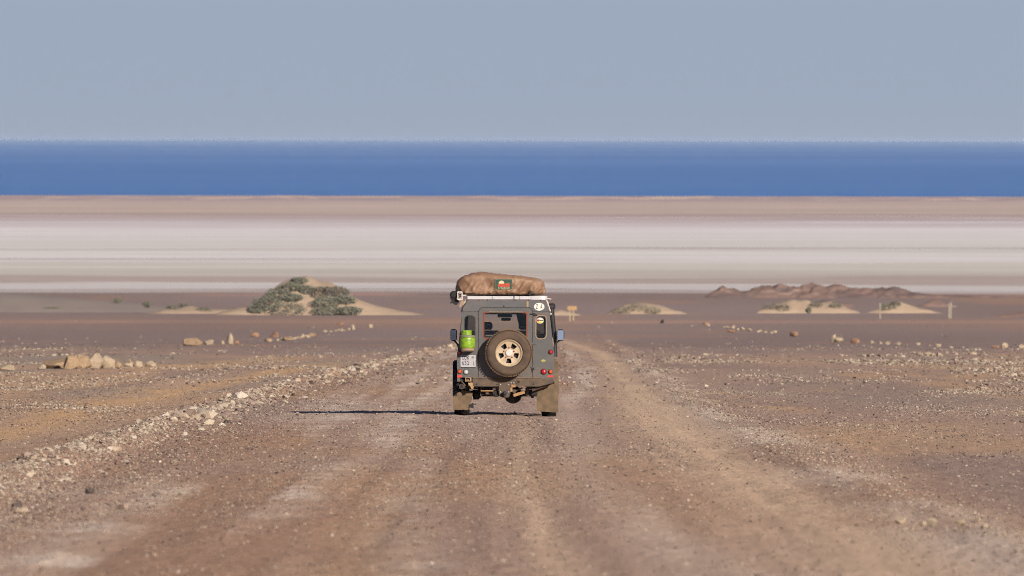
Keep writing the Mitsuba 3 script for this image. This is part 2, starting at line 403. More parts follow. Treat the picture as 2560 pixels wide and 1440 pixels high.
structure('sand_dune', mound_mesh([11.5, 12.8, 14.2, 16.2, 18.5, 20.3, 23.0], [0, .55, 1.15, 1.35, 1.05, .45, 0.0], 899.0, 9.0, 6, 0.12), 'mat_sand', 'low bush covered sand mound right of the road sign')
structure('sand_dune', mound_mesh([30.2, 31.6, 33.5, 35.3, 37.2, 38.3, 40.2, 41.4, 42.5, 44.6], [0, .5, 1.2, 1.75, 1.7, 1.15, 1.4, 1.1, .55, 0.0], 905.0, 9.0, 7, 0.2), 'mat_sand', 'pale lumpy sand mound with bushes under the reddish hill')
structure('sand_dune', mound_mesh([43.6, 46.0, 47.3, 48.6, 49.6, 51.3, 53.5, 57.0], [0, .4, .95, 1.45, 1.2, .6, .22, 0.0], 906.0, 7.0, 8, 0.06), 'mat_sand', 'small pale sand cone beside the left marker post')
structure('sand_dune', mound_mesh([4.0, 5.0, 6.0, 6.8, 8.5, 10.5], [0, .5, .7, .45, .2, 0.0], 890.0, 5.0, 9, 0.06), 'mat_sand', 'tiny sand heap between the vehicle and the road sign')
structure('sand_dune', mound_mesh([56.5, 60.0, 62.5, 66.0, 70.0], [0, .25, .6, .8, .6], 884.0, 12.0, 10, 0.1), 'mat_hill', 'low ochre rise at the right edge of the plain')
ridge_px = [(26.3, 0), (27.5, .55), (29.1, 1.30), (31.6, .72), (32.8, .95), (34.4, 1.1), (36.9, 1.5), (38.3, 1.2), (41.6, 1.45), (43.3, 1.3), (46.1, 1.3), (48.9, 1.0), (50.5, 1.3), (52.7, 1.2), (55.2, .8), (58.5, .35), (64.0, .3), (74.0, 0.15)]
structure('hill', mound_mesh([a for a, _ in ridge_px], [b for _, b in ridge_px], 992.0, 22.0, 13, 0.8, nx=240, ny=30), 'mat_hill', 'long reddish hummocky rise at the edge of the salt pan')
structure('hill', mound_mesh([-120, -72, -60, -52, -45, -38, -31], [2.6, 2.35, 1.7, 1.15, .62, .22, 0.0], 902.0, 60.0, 15, 0.03), 'mat_slope', 'smooth grey slope falling from the left edge of the plain')
structure('hill', mound_mesh([38.6, 39.5, 40.5, 42.2, 44.2, 46.0], [0, .6, .95, .85, .35, 0.0], 936.0, 7.0, 16, 0.15), 'mat_hill', 'small reddish mound behind the lumpy sand mound')
structure('hill', mound_mesh([52.5, 53.9, 55.0, 56.0, 57.5, 59.0], [0, .4, .85, .9, .35, 0.0], 940.0, 7.0, 17, 0.15), 'mat_hill', 'small dark mound between the two marker posts')

# ------------------------------------------------------------------ bushes
scene['mat_leaf'] = two({'type': 'diffuse', 'reflectance': {'type': 'mesh_attribute', 'name': 'vertex_color'}})
mat('mat_stem', lin((110, 88, 70), 0.4), 0.9)

def bush(cx, cz, rx, rz, y, label, n=420, tint=(0.098, 0.112, 0.072), leaf=0.11, group=None):
    """clump of leaf faces round a centre, denser at the shell, and a few stems"""
    key = numbered('bush')
    best = None
    for D in DUNES:      # stand the clump on the face of its dune
        q = D[(np.abs(D[:, 0] - cx) < 0.35) & (D[:, 1] < y + 9)]
        if len(q) and q[:, 2].max() > cz - 0.6 and abs(q[:, 1].min() - y) < 14:
            front = q[q[:, 1] <= q[np.argmax(q[:, 2]), 1] + 1e-6]
            best = float(front[np.argmin(np.abs(front[:, 2] - cz)), 1]) - 0.25 * rx
            break
    y = best if best is not None else y
    d = rng.normal(size=(n, 3)); d /= np.linalg.norm(d, axis=1, keepdims=True)
    r = rng.uniform(0.35, 1.0, n) ** 0.5
    lump = 0.72 + 0.5 * meshkit.noise(d * 2.3 + cx * 3.1, 5)
    c = np.stack([cx + d[:, 0] * r * lump * rx, y + d[:, 1] * r * lump * max(rx, rz) * 0.8, cz + d[:, 2] * r * lump * rz], 1)
    a = rng.normal(size=(n, 3)); a /= np.linalg.norm(a, axis=1, keepdims=True)
    b = np.cross(a, rng.normal(size=(n, 3))); b /= np.linalg.norm(b, axis=1, keepdims=True)
    s = (leaf * rng.uniform(0.6, 1.5, n))[:, None]
    v = np.stack([c - a * s, c + b * s * 0.45, c + a * s, c - b * s * 0.45], 1).reshape(-1, 3)
    i = np.arange(n) * 4
    f = np.vstack([np.stack([i, i + 1, i + 2], 1), np.stack([i, i + 2, i + 3], 1)])
    tone = np.asarray(tint) * (0.8 + 0.4 * rng.random((n, 1))) * (1 + 0.08 * rng.normal(size=(n, 3)))
    scene[key + '__leaves'] = mikit.ply((v, f), 'mat_leaf', False, color=np.repeat(np.clip(tone, 0.01, 1), 4, 0))
    st = []
    for q in range(4):
        e = np.array([cx + rng.uniform(-.5, .5) * rx, y + rng.uniform(-.4, .4) * rx, cz + 0.3 * rz])
        st.append(trimesh.creation.cylinder(radius=0.03, segment=(np.array([cx + 0.1 * (e[0] - cx), y, cz - rz * 0.95]), e), sections=5))
    scene[key + '__stems'] = mikit.ply(cat(st), 'mat_stem')
    tag(key, label, 'bush', group)
    return key

def on_dune(px, py, rx, ry, y, scale=0.0497):
    return (px - 1280) * scale, CAM_Z - (py - 345) * scale, rx * scale, ry * scale, y

BIG = [(648, 774, 17, 11, 893.5, 'dark grey green bush at the left foot of the largest dune'),
       (671, 757, 25, 14, 894.5, 'grey green bush low on the left flank of the largest dune'),
       (697, 739, 25, 14, 896.0, 'grey green bush halfway up the left flank of the largest dune'),
       (728, 720, 22, 10, 898.0, 'grey green bush high on the left flank of the largest dune'),
       (746, 704, 15, 7, 899.0, 'bush on the very top of the largest dune'),
       (722, 773, 33, 15, 892.5, 'broad green bush at the foot of the largest dune, left of the sand gully'),
       (731, 745, 20, 8, 895.5, 'small flat bush under the sand patch on the largest dune'),
       (768, 727, 14, 10, 897.0, 'small bush just under the bare top of the largest dune'),
       (806, 731, 24, 13, 896.5, 'brownish green bush left on the right shoulder of the largest dune'),
       (840, 731, 25, 11, 896.0, 'brownish green bush right on the right shoulder of the largest dune'),
       (862, 750, 20, 11, 894.5, 'grey green bush on the right flank of the largest dune beside bare sand'),
       (813, 757, 26, 12, 894.5, 'wide bush in the middle of the right half of the largest dune'),
       (820, 778, 26, 10, 892.3, 'green bush at the foot of the largest dune, right of the sand gully'),
       (873, 776, 25, 9, 892.3, 'green bush at the right foot of the largest dune')]
for px, py, rx, ry, y, lab in BIG:
    brown = 'brownish' in lab
    bush(*on_dune(px, py, rx * 1.55, ry * 1.35, y), lab, 1300, (0.166, 0.152, 0.128) if brown else (0.158, 0.164, 0.132))
SMALL = [(285, 757, 9, 6, 905, .0503, 'small green bush above the left end of the low sand ridge'),
         (372, 760, 10, 7, 900, .0503, 'dark bush on the left part of the low sand ridge'),
         (432, 768, 14, 6, 899, .0503, 'pair of dark tufts in the middle of the low sand ridge'),
         (462, 764, 12, 7, 900, .0503, 'dark bush on the crest of the low sand ridge'),
         (515, 773, 20, 5, 898, .0503, 'flat line of scrub at the right end of the low sand ridge'),
         (130, 773, 22, 4, 903, .0503, 'dark flat scrub on the grey slope at far left'),
         (1555, 776, 24, 9, 900.2, .05, 'left half of the scrub on the mound right of the road sign'),
         (1595, 768, 26, 10, 901.0, .05, 'scrub on top of the mound right of the road sign'),
         (1632, 776, 20, 9, 900.4, .05, 'right half of the scrub on the mound right of the road sign'),
         (1928, 768, 20, 12, 906.5, .0503, 'dark bush at the left end of the pale lumpy mound'),
         (1958, 770, 18, 12, 906.5, .0503, 'second dark bush from the left on the pale lumpy mound'),
         (2040, 764, 16, 12, 907.0, .0503, 'bush in the middle of the pale lumpy mound'),
         (2022, 776, 6, 9, 905.5, .0503, 'narrow green bush on the face of the pale lumpy mound'),
         (2090, 764, 18, 8, 907.0, .0503, 'bush at the right end of the pale lumpy mound'),
         (2222, 768, 20, 9, 906.8, .0503, 'dark bush on the left side of the small sand cone'),
         (2242, 760, 14, 7, 908.0, .0503, 'dark bush near the top of the small sand cone')]
for px, py, rx, ry, y, sc, lab in SMALL:
    bush(*on_dune(px, py, rx * 1.15, ry * 1.25, y, sc), lab, 340, (0.145, 0.146, 0.115), 0.09)

# ------------------------------------------------------------------ road sign and marker posts
mat('mat_post', lin((196, 182, 150), 0.55), 0.8)
mat('mat_sign', lin((206, 170, 126), 0.5), 0.8)
mat('mat_marker', lin((190, 180, 164), 0.46), 0.7)
def gz(x, y): return float(height(x, y, False))
sx, sy = 7.15, 863.0
z = gz(sx, sy)
k = numbered('road_sign')
tag(k, 'ochre board on two pale posts standing beside the far end of the track', 'sign')
scene[k + '__post'] = mikit.ply(box(sx - .27, sx - .13, sy, sy + .14, z - .3, z + 1.45, .02), 'mat_post')
scene[k + '__post_001'] = mikit.ply(box(sx + .15, sx + .29, sy, sy + .14, z - .3, z + 1.45, .02), 'mat_post')
scene[k + '__board'] = mikit.ply(box(sx - .52, sx + .62, sy - .05, sy - .01, z + 1.28, z + 1.78, .015), 'mat_sign')
sx, sy = 44.8, 876.0
z = gz(sx, sy)
k = 'marker_post'
tag(k, 'single slender pale marker post beside the small sand cone', 'post')
scene[k + '__shaft'] = mikit.ply(box(sx - .09, sx + .09, sy, sy + .16, z - .3, z + 1.55, .03), 'mat_marker')
scene[k + '__cap'] = mikit.ply(box(sx - .13, sx + .12, sy - .02, sy + .18, z + 1.55, z + 1.93, .04), 'mat_marker')
sx, sy = 53.5, 879.0
z = gz(sx, sy)
k = 'marker_post_001'
tag(k, 'thick pale double marker post, rightmost post on the plain', 'post')
scene[k + '__shaft'] = mikit.ply(box(sx - .22, sx - .02, sy, sy + .2, z - .3, z + 1.86, .03), 'mat_marker')
scene[k + '__shaft_001'] = mikit.ply(box(sx + .02, sx + .2, sy + .02, sy + .2, z - .3, z + 1.98, .03), 'mat_marker')

# ------------------------------------------------------------------ stones
def rock_mesh(n=22, seed=0, sub=0):
    r = np.random.default_rng(seed)
    d = r.normal(size=(n, 3)); d /= np.linalg.norm(d, axis=1, keepdims=True)
    m = trimesh.convex.convex_hull(d * r.uniform(0.75, 1.0, (n, 1)))
    if sub:
        m = m.subdivide_to_size(0.30)
        v = m.vertices * (0.90 + 0.22 * meshkit.fbm(m.vertices * 1.9 + seed, 3, seed))[:, None]
        m = trimesh.Trimesh(v, m.faces, process=False)
    v = m.vertices - (m.vertices.max(0) + m.vertices.min(0)) / 2
    v = v / (v.max(0) - v.min(0))           # unit box
    return trimesh.Trimesh(v, m.faces, process=False)

def boulder_tex(c1, c2):
    a, b = lin(c1, 0.48), lin(c2, 0.48)
    return lambda p, n, uv: mix(a, b, dfbm(p.x * 4.0, p.y * 4.0, p.z * 6.0)) * (0.88 + 0.24 * dn(p.x * 17.0, p.y * 17.0, p.z * 17.0))
for nm, c1, c2 in (('tan', (180, 152, 124), (208, 182, 152)), ('pale', (200, 180, 156), (220, 202, 178)), ('rust', (172, 134, 112), (198, 162, 138)), ('dark', (74, 62, 62), (96, 80, 76))):
    scene['mat_rock_' + nm] = two({'type': 'diffuse', 'reflectance': mikit.proc(boulder_tex(c1, c2))})

def rock(name, x, y, w, h, col, label, catg, seed, depth=None, lean=0.0, group=None, n=26, lift=0.0, point=0.0):
    m = rock_mesh(n, seed, 1)
    v = m.vertices.copy()
    if point:
        f = 1 - point * np.clip(v[:, 2] + 0.5, 0, 1) ** 1.4
        v[:, 0] *= f; v[:, 1] *= f
        v[:, :2] /= np.ptp(v[:, :2], axis=0)
    v *= [w, depth or w * 0.8, h * 1.25]
    v[:, 0] += lean * (v[:, 2] / h + 0.5) * w
    v += [x, y, gz(x, y) + h * 0.375 + lift]
    key = add(name, trimesh.Trimesh(v, m.faces, process=False), 'mat_rock_' + col, 28)
    tag(key, label, catg, group)

B = 'boulder'
rock(B, -16.95, 270.0, 1.45, .46, 'tan', 'long low tan boulder at the left end of the pale boulder group', B, 1, .9)
rock(B, -16.55, 268.6, .55, .55, 'tan', 'leaning pale slab against the long tan boulder', B, 2, .4, lean=.35)
rock(B, -16.25, 271.8, .80, .55, 'tan', 'rounded tan boulder in the middle of the pale boulder group', B, 3)
rock(B, -15.86, 274.0, .66, .58, 'pale', 'tallest cream boulder of the pale boulder group', B, 40)
rock(B, -15.45, 274.5, .66, .50, 'pale', 'blocky cream boulder at the right end of the pale boulder group', B, 46)
rock(B, -15.02, 274.6, .26, .24, 'tan', 'small brown boulder touching the blocky cream one', B, 6)
rock(B, -14.98, 283.0, .40, .30, 'tan', 'brown three cornered boulder right of the pale boulder group', B, 7, point=.4)
rock('stone', -14.95, 281.0, .40, .17, 'pale', 'flat cream stone, first of the short row right of the boulder group', 'stone', 8)
rock('stone', -14.60, 281.0, .38, .24, 'pale', 'cream stone, middle of the short row right of the boulder group', 'stone', 9)
rock('stone', -14.10, 281.0, .46, .25, 'pale', 'cream stone, last of the short row right of the boulder group', 'stone', 10)
rock('stone', -18.30, 260.0, .72, .24, 'pale', 'long cream stone at the left edge of the picture', 'stone', 11, .5)
rock('stone', -17.55, 268.6, .34, .20, 'pale', 'small cream stone left of the long tan boulder', 'stone', 12)
rock(B, -24.2, 545.0, 1.5, .62, 'tan', 'broad tan boulder left of the upright pointed stone', B, 13, 1.0)
rock(B, -24.75, 588.0, .78, .42, 'pale', 'cream boulder between the broad tan one and the pointed stone', B, 14)
rock(B, -23.65, 604.0, .60, 1.0, 'pale', 'upright pointed cream stone standing on the dark ground', 'stone', 15, .5, point=.55)
rock('stone', -24.15, 600.0, .40, .32, 'pale', 'small cream stone at the left foot of the pointed stone', 'stone', 16)
rock('stone', -23.15, 606.0, .42, .34, 'rust', 'small reddish stone at the right foot of the pointed stone', 'stone', 17)
rock(B, -27.1, 758.0, 1.0, .55, 'rust', 'left one of two orange boulders behind the stone rows', B, 18)
rock(B, -24.9, 754.0, 1.0, .62, 'rust', 'right one of two orange boulders behind the stone rows', B, 19)
rock(B, -22.6, 668.0, .80, .38, 'tan', 'tan boulder at the near end of the long stone row', B, 20)
rock(B, -21.9, 700.0, 1.2, .40, 'tan', 'flat tan boulder in the middle of the long stone row', B, 21)
rock(B, -21.0, 760.0, 1.1, .46, 'tan', 'tan boulder at the far end of the long stone row', B, 22)
rock(B, -17.9, 812.0, .46, .62, 'pale', 'upright cream block at the end of the short far stone row', B, 23)
rock(B, -19.9, 838.0, .85, .35, 'rust', 'orange boulder far behind the stone rows', B, 24)
rock(B, -16.2, 824.0, .60, .45, 'pale', 'cream boulder alone right of the far stone row', B, 25)
rock(B, 31.0, 683.0, .95, .55, 'pale', 'cream boulder with a raised hump on the right plain', B, 26)
rock('stone', 30.55, 685.0, .5, .82, 'pale', 'upright cream stone leaning on the humped cream boulder', 'stone', 27, lean=.2)
rock(B, 31.95, 670.0, .88, .50, 'rust', 'orange boulder right of the humped cream one', B, 28, point=.4)
rock(B, 22.8, 846.0, .80, .34, 'rust', 'orange boulder far along the right side of the track', B, 29)
rock('stone', 22.75, 838.0, .78, .22, 'pale', 'flat cream stone in front of the far orange boulder', 'stone', 30)
rock(B, 17.75, 851.0, .46, .46, 'dark', 'small dark block on the far end of the track', B, 31)
rock(B, 24.4, 800.0, 1.0, .30, 'rust', 'orange flat boulder at the end of the right stone row', B, 32)
rock(B, 30.2, 770.0, .95, .55, 'rust', 'tan orange boulder between the right stone rows', B, 33)
rock(B, 36.6, 545.0, .62, .28, 'rust', 'orange boulder of the group at the right edge', B, 34)
rock(B, 37.3, 545.0, .60, .46, 'pale', 'cream boulder of the group at the right edge', B, 35)
rock(B, 37.9, 535.0, .40, .40, 'pale', 'small upright cream boulder at the right edge', B, 36)
rock(B, 36.5, 515.0, .55, .36, 'pale', 'cream boulder cut by the right edge of the picture', B, 37)
rock(B, 26.9, 420.0, .5, .22, 'pale', 'cream stone low on the right slope near the edge', 'stone', 38)
def row(pts, n, s, lab, grp, seed, col='pale'):
    r = np.random.default_rng(seed)
    p = np.asarray(pts, float)
    ORD = ['first', 'second', 'third', 'fourth', 'fifth', 'sixth', 'seventh', 'eighth', 'ninth', 'tenth', 'eleventh', 'twelfth']
    for i in range(n):
        t = (i + 0.5) / n
        x, y = p[0] + (p[1] - p[0]) * t + [r.normal() * 0.08, r.normal() * 1.5]
        w = s * r.uniform(.7, 1.5)
        rock('stone', x, y, w, w * r.uniform(.45, .75), col, ORD[i] + ' ' + lab, 'stone', seed * 50 + i, group=grp, n=16)
row([(-22.6, 690), (-21.4, 752)], 8, .46, 'cream stone of the long row left of the track', 'stones of the long left row', 41)
row([(-20.9, 795), (-18.2, 808)], 8, .32, 'small cream stone of the short far row left of the track', 'stones of the short far left row', 42)
row([(24.2, 828), (29.4, 792)], 12, .42, 'cream stone of the far row right of the track', 'stones of the far right row', 43)
row([(23.5, 420), (24.6, 408)], 7, .26, 'cream stone of the short nearer row on the right slope', 'stones of the nearer right row', 44)
row([(33.0, 668), (34.5, 560)], 9, .34, 'cream stone of those scattered below the orange boulder at right', 'scattered right slope stones', 45)

for i, (x, y, w, nm_) in enumerate([(3.22, 59.6, .10, 'first'), (3.36, 58.9, .07, 'second'), (3.47, 59.4, .085, 'third'), (3.68, 59.0, .10, 'fourth'), (3.83, 58.2, .06, 'fifth'), (3.92, 60.5, .075, 'sixth')]):
    rock('stone', x, y, w, w * .6, 'pale', f'{nm_} from left of six cream stones lying near the camera, right of track', 'stone', 300 + i, n=16)
# heaped rubble of the left berm: the 270 largest are things, the rest is gravel
COLS = np.array([[.37, .315, .25], [.33, .265, .205], [.25, .192, .16], [.20, .152, .132], [.41, .36, .31], [.085, .07, .064]])
for nm, c in zip(('cream', 'sand', 'brown', 'umber', 'white', 'dark'), COLS * 1.0):
    scene['mat_stone_' + nm] = two({'type': 'diffuse', 'reflectance': rgb(*map(float, c))})
NAMES = ['cream', 'sand', 'brown', 'umber', 'white', 'dark']
r5 = np.random.default_rng(55)
PROTO = [rock_mesh(13, 900 + i) for i in range(14)]
for i in range(300):
    y = 60 * (190 / 60) ** (r5.random() ** 1.1)
    x = float(np.interp(y, BL_Y, BL_X)) + r5.normal() * 0.26 + (abs(r5.normal()) * 0.5 if r5.random() < .35 else 0)
    w = (0.042 + 0.065 * r5.random() ** 2) * (1 + 0.6 * (y > 110)) * (1.8 if r5.random() < .06 and y > 76 else 1)
    m = PROTO[r5.integers(len(PROTO))]
    a = r5.random() * 6.28
    v = m.vertices * [w * r5.uniform(.9, 1.5), w, w * r5.uniform(.55, .95)]
    v = v @ np.array([[math.cos(a), -math.sin(a), 0], [math.sin(a), math.cos(a), 0], [0, 0, 1]]).T
    v += [x, y, float(height(x, y)) + w * .20]
    c = int(r5.choice(6, p=[.34, .22, .16, .06, .17, .05]))
    nm = 'berm_stone' if i == 0 else f'berm_stone_{i:03d}'
    scene[nm] = mikit.ply(trimesh.Trimesh(v, m.faces, process=False), 'mat_stone_' + NAMES[c])
    size = 'large' if w > .105 else 'small' if w < .055 else 'middling'
    where = ('nearest', 'middle', 'farther', 'farthest')[int(np.searchsorted([80, 105, 140], y))]
    tone = NAMES[c] + (' coloured' if NAMES[c] in ('sand', 'cream', 'umber') else '')
    lab = f'{size} {tone} stone in the {where} stretch of the rubble berm left of the track'
    tag(nm, lab, 'stone', f'{size} {tone} stones, {where} stretch of the left berm')

# gravel: small stones over the whole slope, one mesh
scene['mat_gravel'] = two({'type': 'diffuse', 'reflectance': {'type': 'mesh_attribute', 'name': 'vertex_color'}})
GP = [rock_mesh(8, 700 + i) for i in range(10)]
def gravel_band(y0, y1, half, per_m2, s0, s1, seed):
    r = np.random.default_rng(seed)
    n = int((y1 - y0) * 2 * half * per_m2)
    y, x = r.uniform(y0, y1, n), r.uniform(-half, half, n)
    keep = np.abs(x) < 0.080 * y + 1.5
    P = np.stack([x, y, 0 * x], -1)
    bl, br = np.interp(y, BL_Y, BL_X), np.interp(y, BR_Y, BR_X)
    patch = meshkit.fbm(P * [0.35, 0.055, 1], 3, 91)
    heap = sstep(0.60, 0.70, meshkit.fbm(P * [0.16, 0.030, 1], 3, 96)) * sstep(0.5, 3, np.maximum(np.interp(y, BL_Y, BL_X) - x, x - np.interp(y, BR_Y, BR_X))) * sstep(90, 150, y) * (1 - sstep(420, 560, y))
    off = sstep(0.2, 2.0, np.maximum(bl - x, x - br))
    dens = (0.30 - 0.22 * off * sstep(150, 260, y)) + 0.75 * sstep(0.42 + .08 * sstep(150, 300, y), 0.66, patch) * (0.55 + 0.9 * off)
    dens = dens + 2.2 * heap + 2.4 * np.exp(-((x - bl) / (.5 + .4 * sstep(180, 260, y))) ** 2) + 0.7 * np.exp(-((x - bl - .9) / .7) ** 2) + 2.0 * np.exp(-((x - br - .4) / .5) ** 2) * (.3 + .7 * sstep(.38, .58, patch)) + .8 * np.exp(-((x + 9.8) / .7) ** 2) * (y > 120) * (y < 300)
    for tx in (1.1, -1.8, -2.95):
        dens = dens * (1 - .6 * np.exp(-((x - tx) / .3) ** 2) * (1 - off))
    dens = dens * (1 - .7 * np.exp(-((x - np.interp(y, [50, 85, 154, 227, 430], [2.45, 2.5, 2.95, 3.7, 5.3])) / .45) ** 2))
    keep &= r.random(n) < dens / 1.8
    keep &= ~((np.abs(x - CAR_X + .75) < .3) | (np.abs(x - CAR_X - .75) < .3)) | (np.abs(y - 130) > 3.5)
    x, y, bl, off, patch, heap = x[keep], y[keep], bl[keep], off[keep], patch[keep], heap[keep]
    n = len(x)
    s = s0 + (s1 - s0) * r.random(n) ** 3.5
    s = s * (1 + (0.8 + 0.7 * sstep(180, 260, y)) * np.exp(-((x - bl) / .6) ** 2) + 0.7 * heap)
    pc = np.array([.14, .18, .28, .28, .04, .08])
    c = COLS[r.choice(6, size=n, p=pc)]
    pale = (np.exp(-((x - bl) / .6) ** 2) + .9 * np.exp(-((x - np.interp(y, BR_Y, BR_X) - .4) / .5) ** 2) + np.maximum(off * sstep(.5, .68, patch), heap)) * r.random(n)
    c = c * .9
    c = np.where((pale > .35)[:, None], .9 * COLS[r.choice(5, size=n, p=[.38, .27, .17, .06, .12])], c)
    c = np.where(((s < s0 + .3 * (s1 - s0)) & (pale < .35))[:, None], np.array([.200, .152, .130]) * r.uniform(.4, 1.75, (n, 1)), c) * r.uniform(.8, 1.15, (n, 1))
    return x, y, s, c
def gravel(key, label, bands_):
    V, F, C, at = [], [], [], 0
    r = np.random.default_rng(101)
    for b in bands_:
        x, y, s, c = gravel_band(*b)
        z = height(x, y)
        which = r.integers(len(GP), size=len(x))
        a = r.random(len(x)) * 6.283
        for k, m in enumerate(GP):
            q = which == k
            nq = q.sum()
            v = m.vertices[None] * (s[q] * 1.0)[:, None, None] * np.stack([r.uniform(.8, 1.4, nq), r.uniform(.8, 1.2, nq), r.uniform(.5, .95, nq)], 1)[:, None]
            ca, sa = np.cos(a[q])[:, None], np.sin(a[q])[:, None]
            v = np.stack([v[..., 0] * ca - v[..., 1] * sa + x[q][:, None], v[..., 0] * sa + v[..., 1] * ca + y[q][:, None], v[..., 2] + (z[q] + s[q] * .15)[:, None]], -1)
            nv = len(m.vertices)
            V.append(v.reshape(-1, 3)); C.append(np.repeat(c[q], nv, 0))
            F.append((m.faces[None] + (np.arange(nq) * nv)[:, None, None]).reshape(-1, 3) + at)
            at += nq * nv
    scene[key] = mikit.ply((np.vstack(V), np.vstack(F)), 'mat_gravel', False, color=np.vstack(C))
    tag(key, label, kind='stuff')
    return sum(len(f) for f in F)
GRAVEL = gravel('gravel', 'small brown and cream stones strewn over track and slope', [
    (44, 75, 8, 330, .0085, .026, 1), (75, 120, 12, 130, .011, .036, 6), (120, 190, 17, 48, .014, .050, 2), (190, 350, 29, 8.0, .026, .110, 3), (350, 620, 50, .50, .05, .18, 4), (620, 860, 66, .05, .08, .28, 5)])

#@@CAR
# ------------------------------------------------------------------ the vehicle
K5 = 0.50
def dusty(c, dust=(168, 140, 116), k=K5, lo=0.15, hi=0.5):
    a, b = lin(c, k), lin(dust, k)
    def fn(p, n, uv):
        t = dfbm(p.x * 3.0, p.y * 3.0, p.z * 3.0) * 0.6 + dn(p.x * 14.0, p.y * 14.0, p.z * 14.0) * 0.4
        return mix(a, b, lo + (hi - lo) * dss(0.3, 0.75, t))
    return mikit.proc(fn)
def paint_fn(p, n, uv):
    a, b = lin((98, 101, 104), K5), lin((148, 126, 112), K5)
    t = dfbm(p.x * 2.2, p.y * 2.2, p.z * 2.6)
    up = 1 - dss(CARZ + 0.75, CARZ + 1.35, p.z)
    return mix(a, b, 0.06 + 0.30 * dss(0.42, 0.8, t) + 0.16 * up * dn(p.x * 9.0, p.y * 9.0, p.z * 9.0))
PITCH_CAR = -math.atan(0.024)
CARZ = float(height(CAR_X, CAR_Y + 0.82, False)) - 0.01
mat('mat_paint', mikit.proc(paint_fn), 0.42, 0.0, 0.45, clearcoat=0.25, clearcoat_gloss=0.7)
mat('mat_roofpaint', dusty((100, 104, 110), (140, 124, 112), K5, 0.02, 0.3), 0.4, 0.0, 0.5, clearcoat=0.3, clearcoat_gloss=0.7)
mat('mat_seam', (0.012, 0.012, 0.013), 0.8)
mat('mat_rubber', (0.018, 0.017, 0.018), 0.75)
mat('mat_tyre', dusty((92, 80, 71), (126, 106, 92), K5, 0.1, 0.8), 0.9, 0.0, 0.2)
mat('mat_roadtyre', dusty((32, 31, 34), (70, 62, 56), K5, 0.0, 0.5), 0.85, 0.0, 0.2)
mat('mat_rim', dusty((226, 206, 176), (188, 158, 124), K5, 0.0, 0.55), 0.4, 0.0, 0.6)
mat('mat_flap', dusty((124, 108, 88), (154, 129, 106), K5, 0.0, 1.0), 0.9, 0.0, 0.2)
mat('mat_chassis', dusty((96, 86, 78), (138, 114, 92), K5, 0.0, 0.6), 0.8)
mat('mat_tan', dusty((205, 168, 122), (180, 140, 98), K5, 0.0, 0.8), 0.8)
mat('mat_tread', dusty((128, 106, 84), (158, 130, 102), K5, 0.0, 1.0), 0.9, 0.0, 0.2)
mat('mat_under', (0.016, 0.014, 0.015), 0.8)
mat('mat_black', (0.014, 0.014, 0.016), 0.5)
mat('mat_silver', (0.50, 0.50, 0.52), 0.35, 0.35, 0.5)
mat('mat_white', lin((240, 234, 228), 0.62), 0.5)
mat('mat_whitemetal', lin((232, 222, 214), 0.6), 0.4)
mat('mat_plate', dusty((206, 206, 214), (190, 182, 180), K5, 0.0, 0.5), 0.5)
mat('mat_ink', (0.02, 0.022, 0.03), 0.6)
mat('mat_red', lin((190, 30, 44), 0.55), 0.25, 0.0, 0.6, clearcoat=0.6)
mat('mat_reflect', lin((232, 70, 60), 0.55), 0.4, 0.0, 0.6)
mat('mat_orange', lin((222, 92, 34), 0.55), 0.25, 0.0, 0.6, clearcoat=0.6)
mat('mat_lamp', lin((205, 210, 214), 0.5), 0.15, 0.0, 0.7, clearcoat=0.8)
mat('mat_seal', lin((150, 78, 58), K5), 0.8)
mat('mat_brown', lin((92, 66, 56), K5), 0.8)
mat('mat_tanseal', lin((186, 158, 132), K5), 0.8)
mat('mat_inside', (0.03, 0.031, 0.034), 0.9)
mat('mat_insidepale', (0.11, 0.12, 0.11), 0.9)
mat('mat_seat', (0.016, 0.016, 0.018), 0.9)
scene['mat_glass'] = {'type': 'thindielectric', 'specular_transmittance': rgb(.98, 1.0, .98), 'specular_reflectance': rgb(.5, .5, .5)}
scene['mat_darkglass'] = {'type': 'thindielectric', 'specular_transmittance': rgb(.30, .31, .30), 'specular_reflectance': rgb(.5, .5, .5)}
scene['mat_windscreen'] = {'type': 'blendbsdf', 'weight': 0.12, 'bsdf_0': {'type': 'thindielectric', 'specular_transmittance': rgb(.97, 1.0, .96), 'specular_reflectance': rgb(.5, .5, .5)},
                           'bsdf_1': {'type': 'principledthin', 'base_color': rgb(.80, .83, .74), 'roughness': .8, 'diff_trans': 2.0}}      # dust film on the glass
scene['mat_mirror'] = {'type': 'roughconductor', 'material': 'Al', 'alpha': 0.03}
scene['mat_mirror'] = two(scene['mat_mirror'])
cp, sp = math.cos(PITCH_CAR), math.sin(PITCH_CAR)
def car_place(m):
    v = np.array(m.vertices, float)
    y, z = v[:, 1] - 0.82, v[:, 2]
    return trimesh.Trimesh(np.stack([v[:, 0] + CAR_X, y * cp - z * sp + 0.82 + CAR_Y, y * sp + z * cp + CARZ], 1), m.faces, process=False)
CAR = 'offroad_car'
tag(CAR, 'dusty dark grey boxy off-road car with spare wheel on its rear door, seen from behind', 'car')
def part(name, mesh, m, smooth=25, label=None, parent=None):
    key = numbered((parent or CAR) + '__' + name)
    scene[key] = mikit.ply(car_place(mesh), m, smooth)
    if label: labels[key] = {'label': label}
    return key

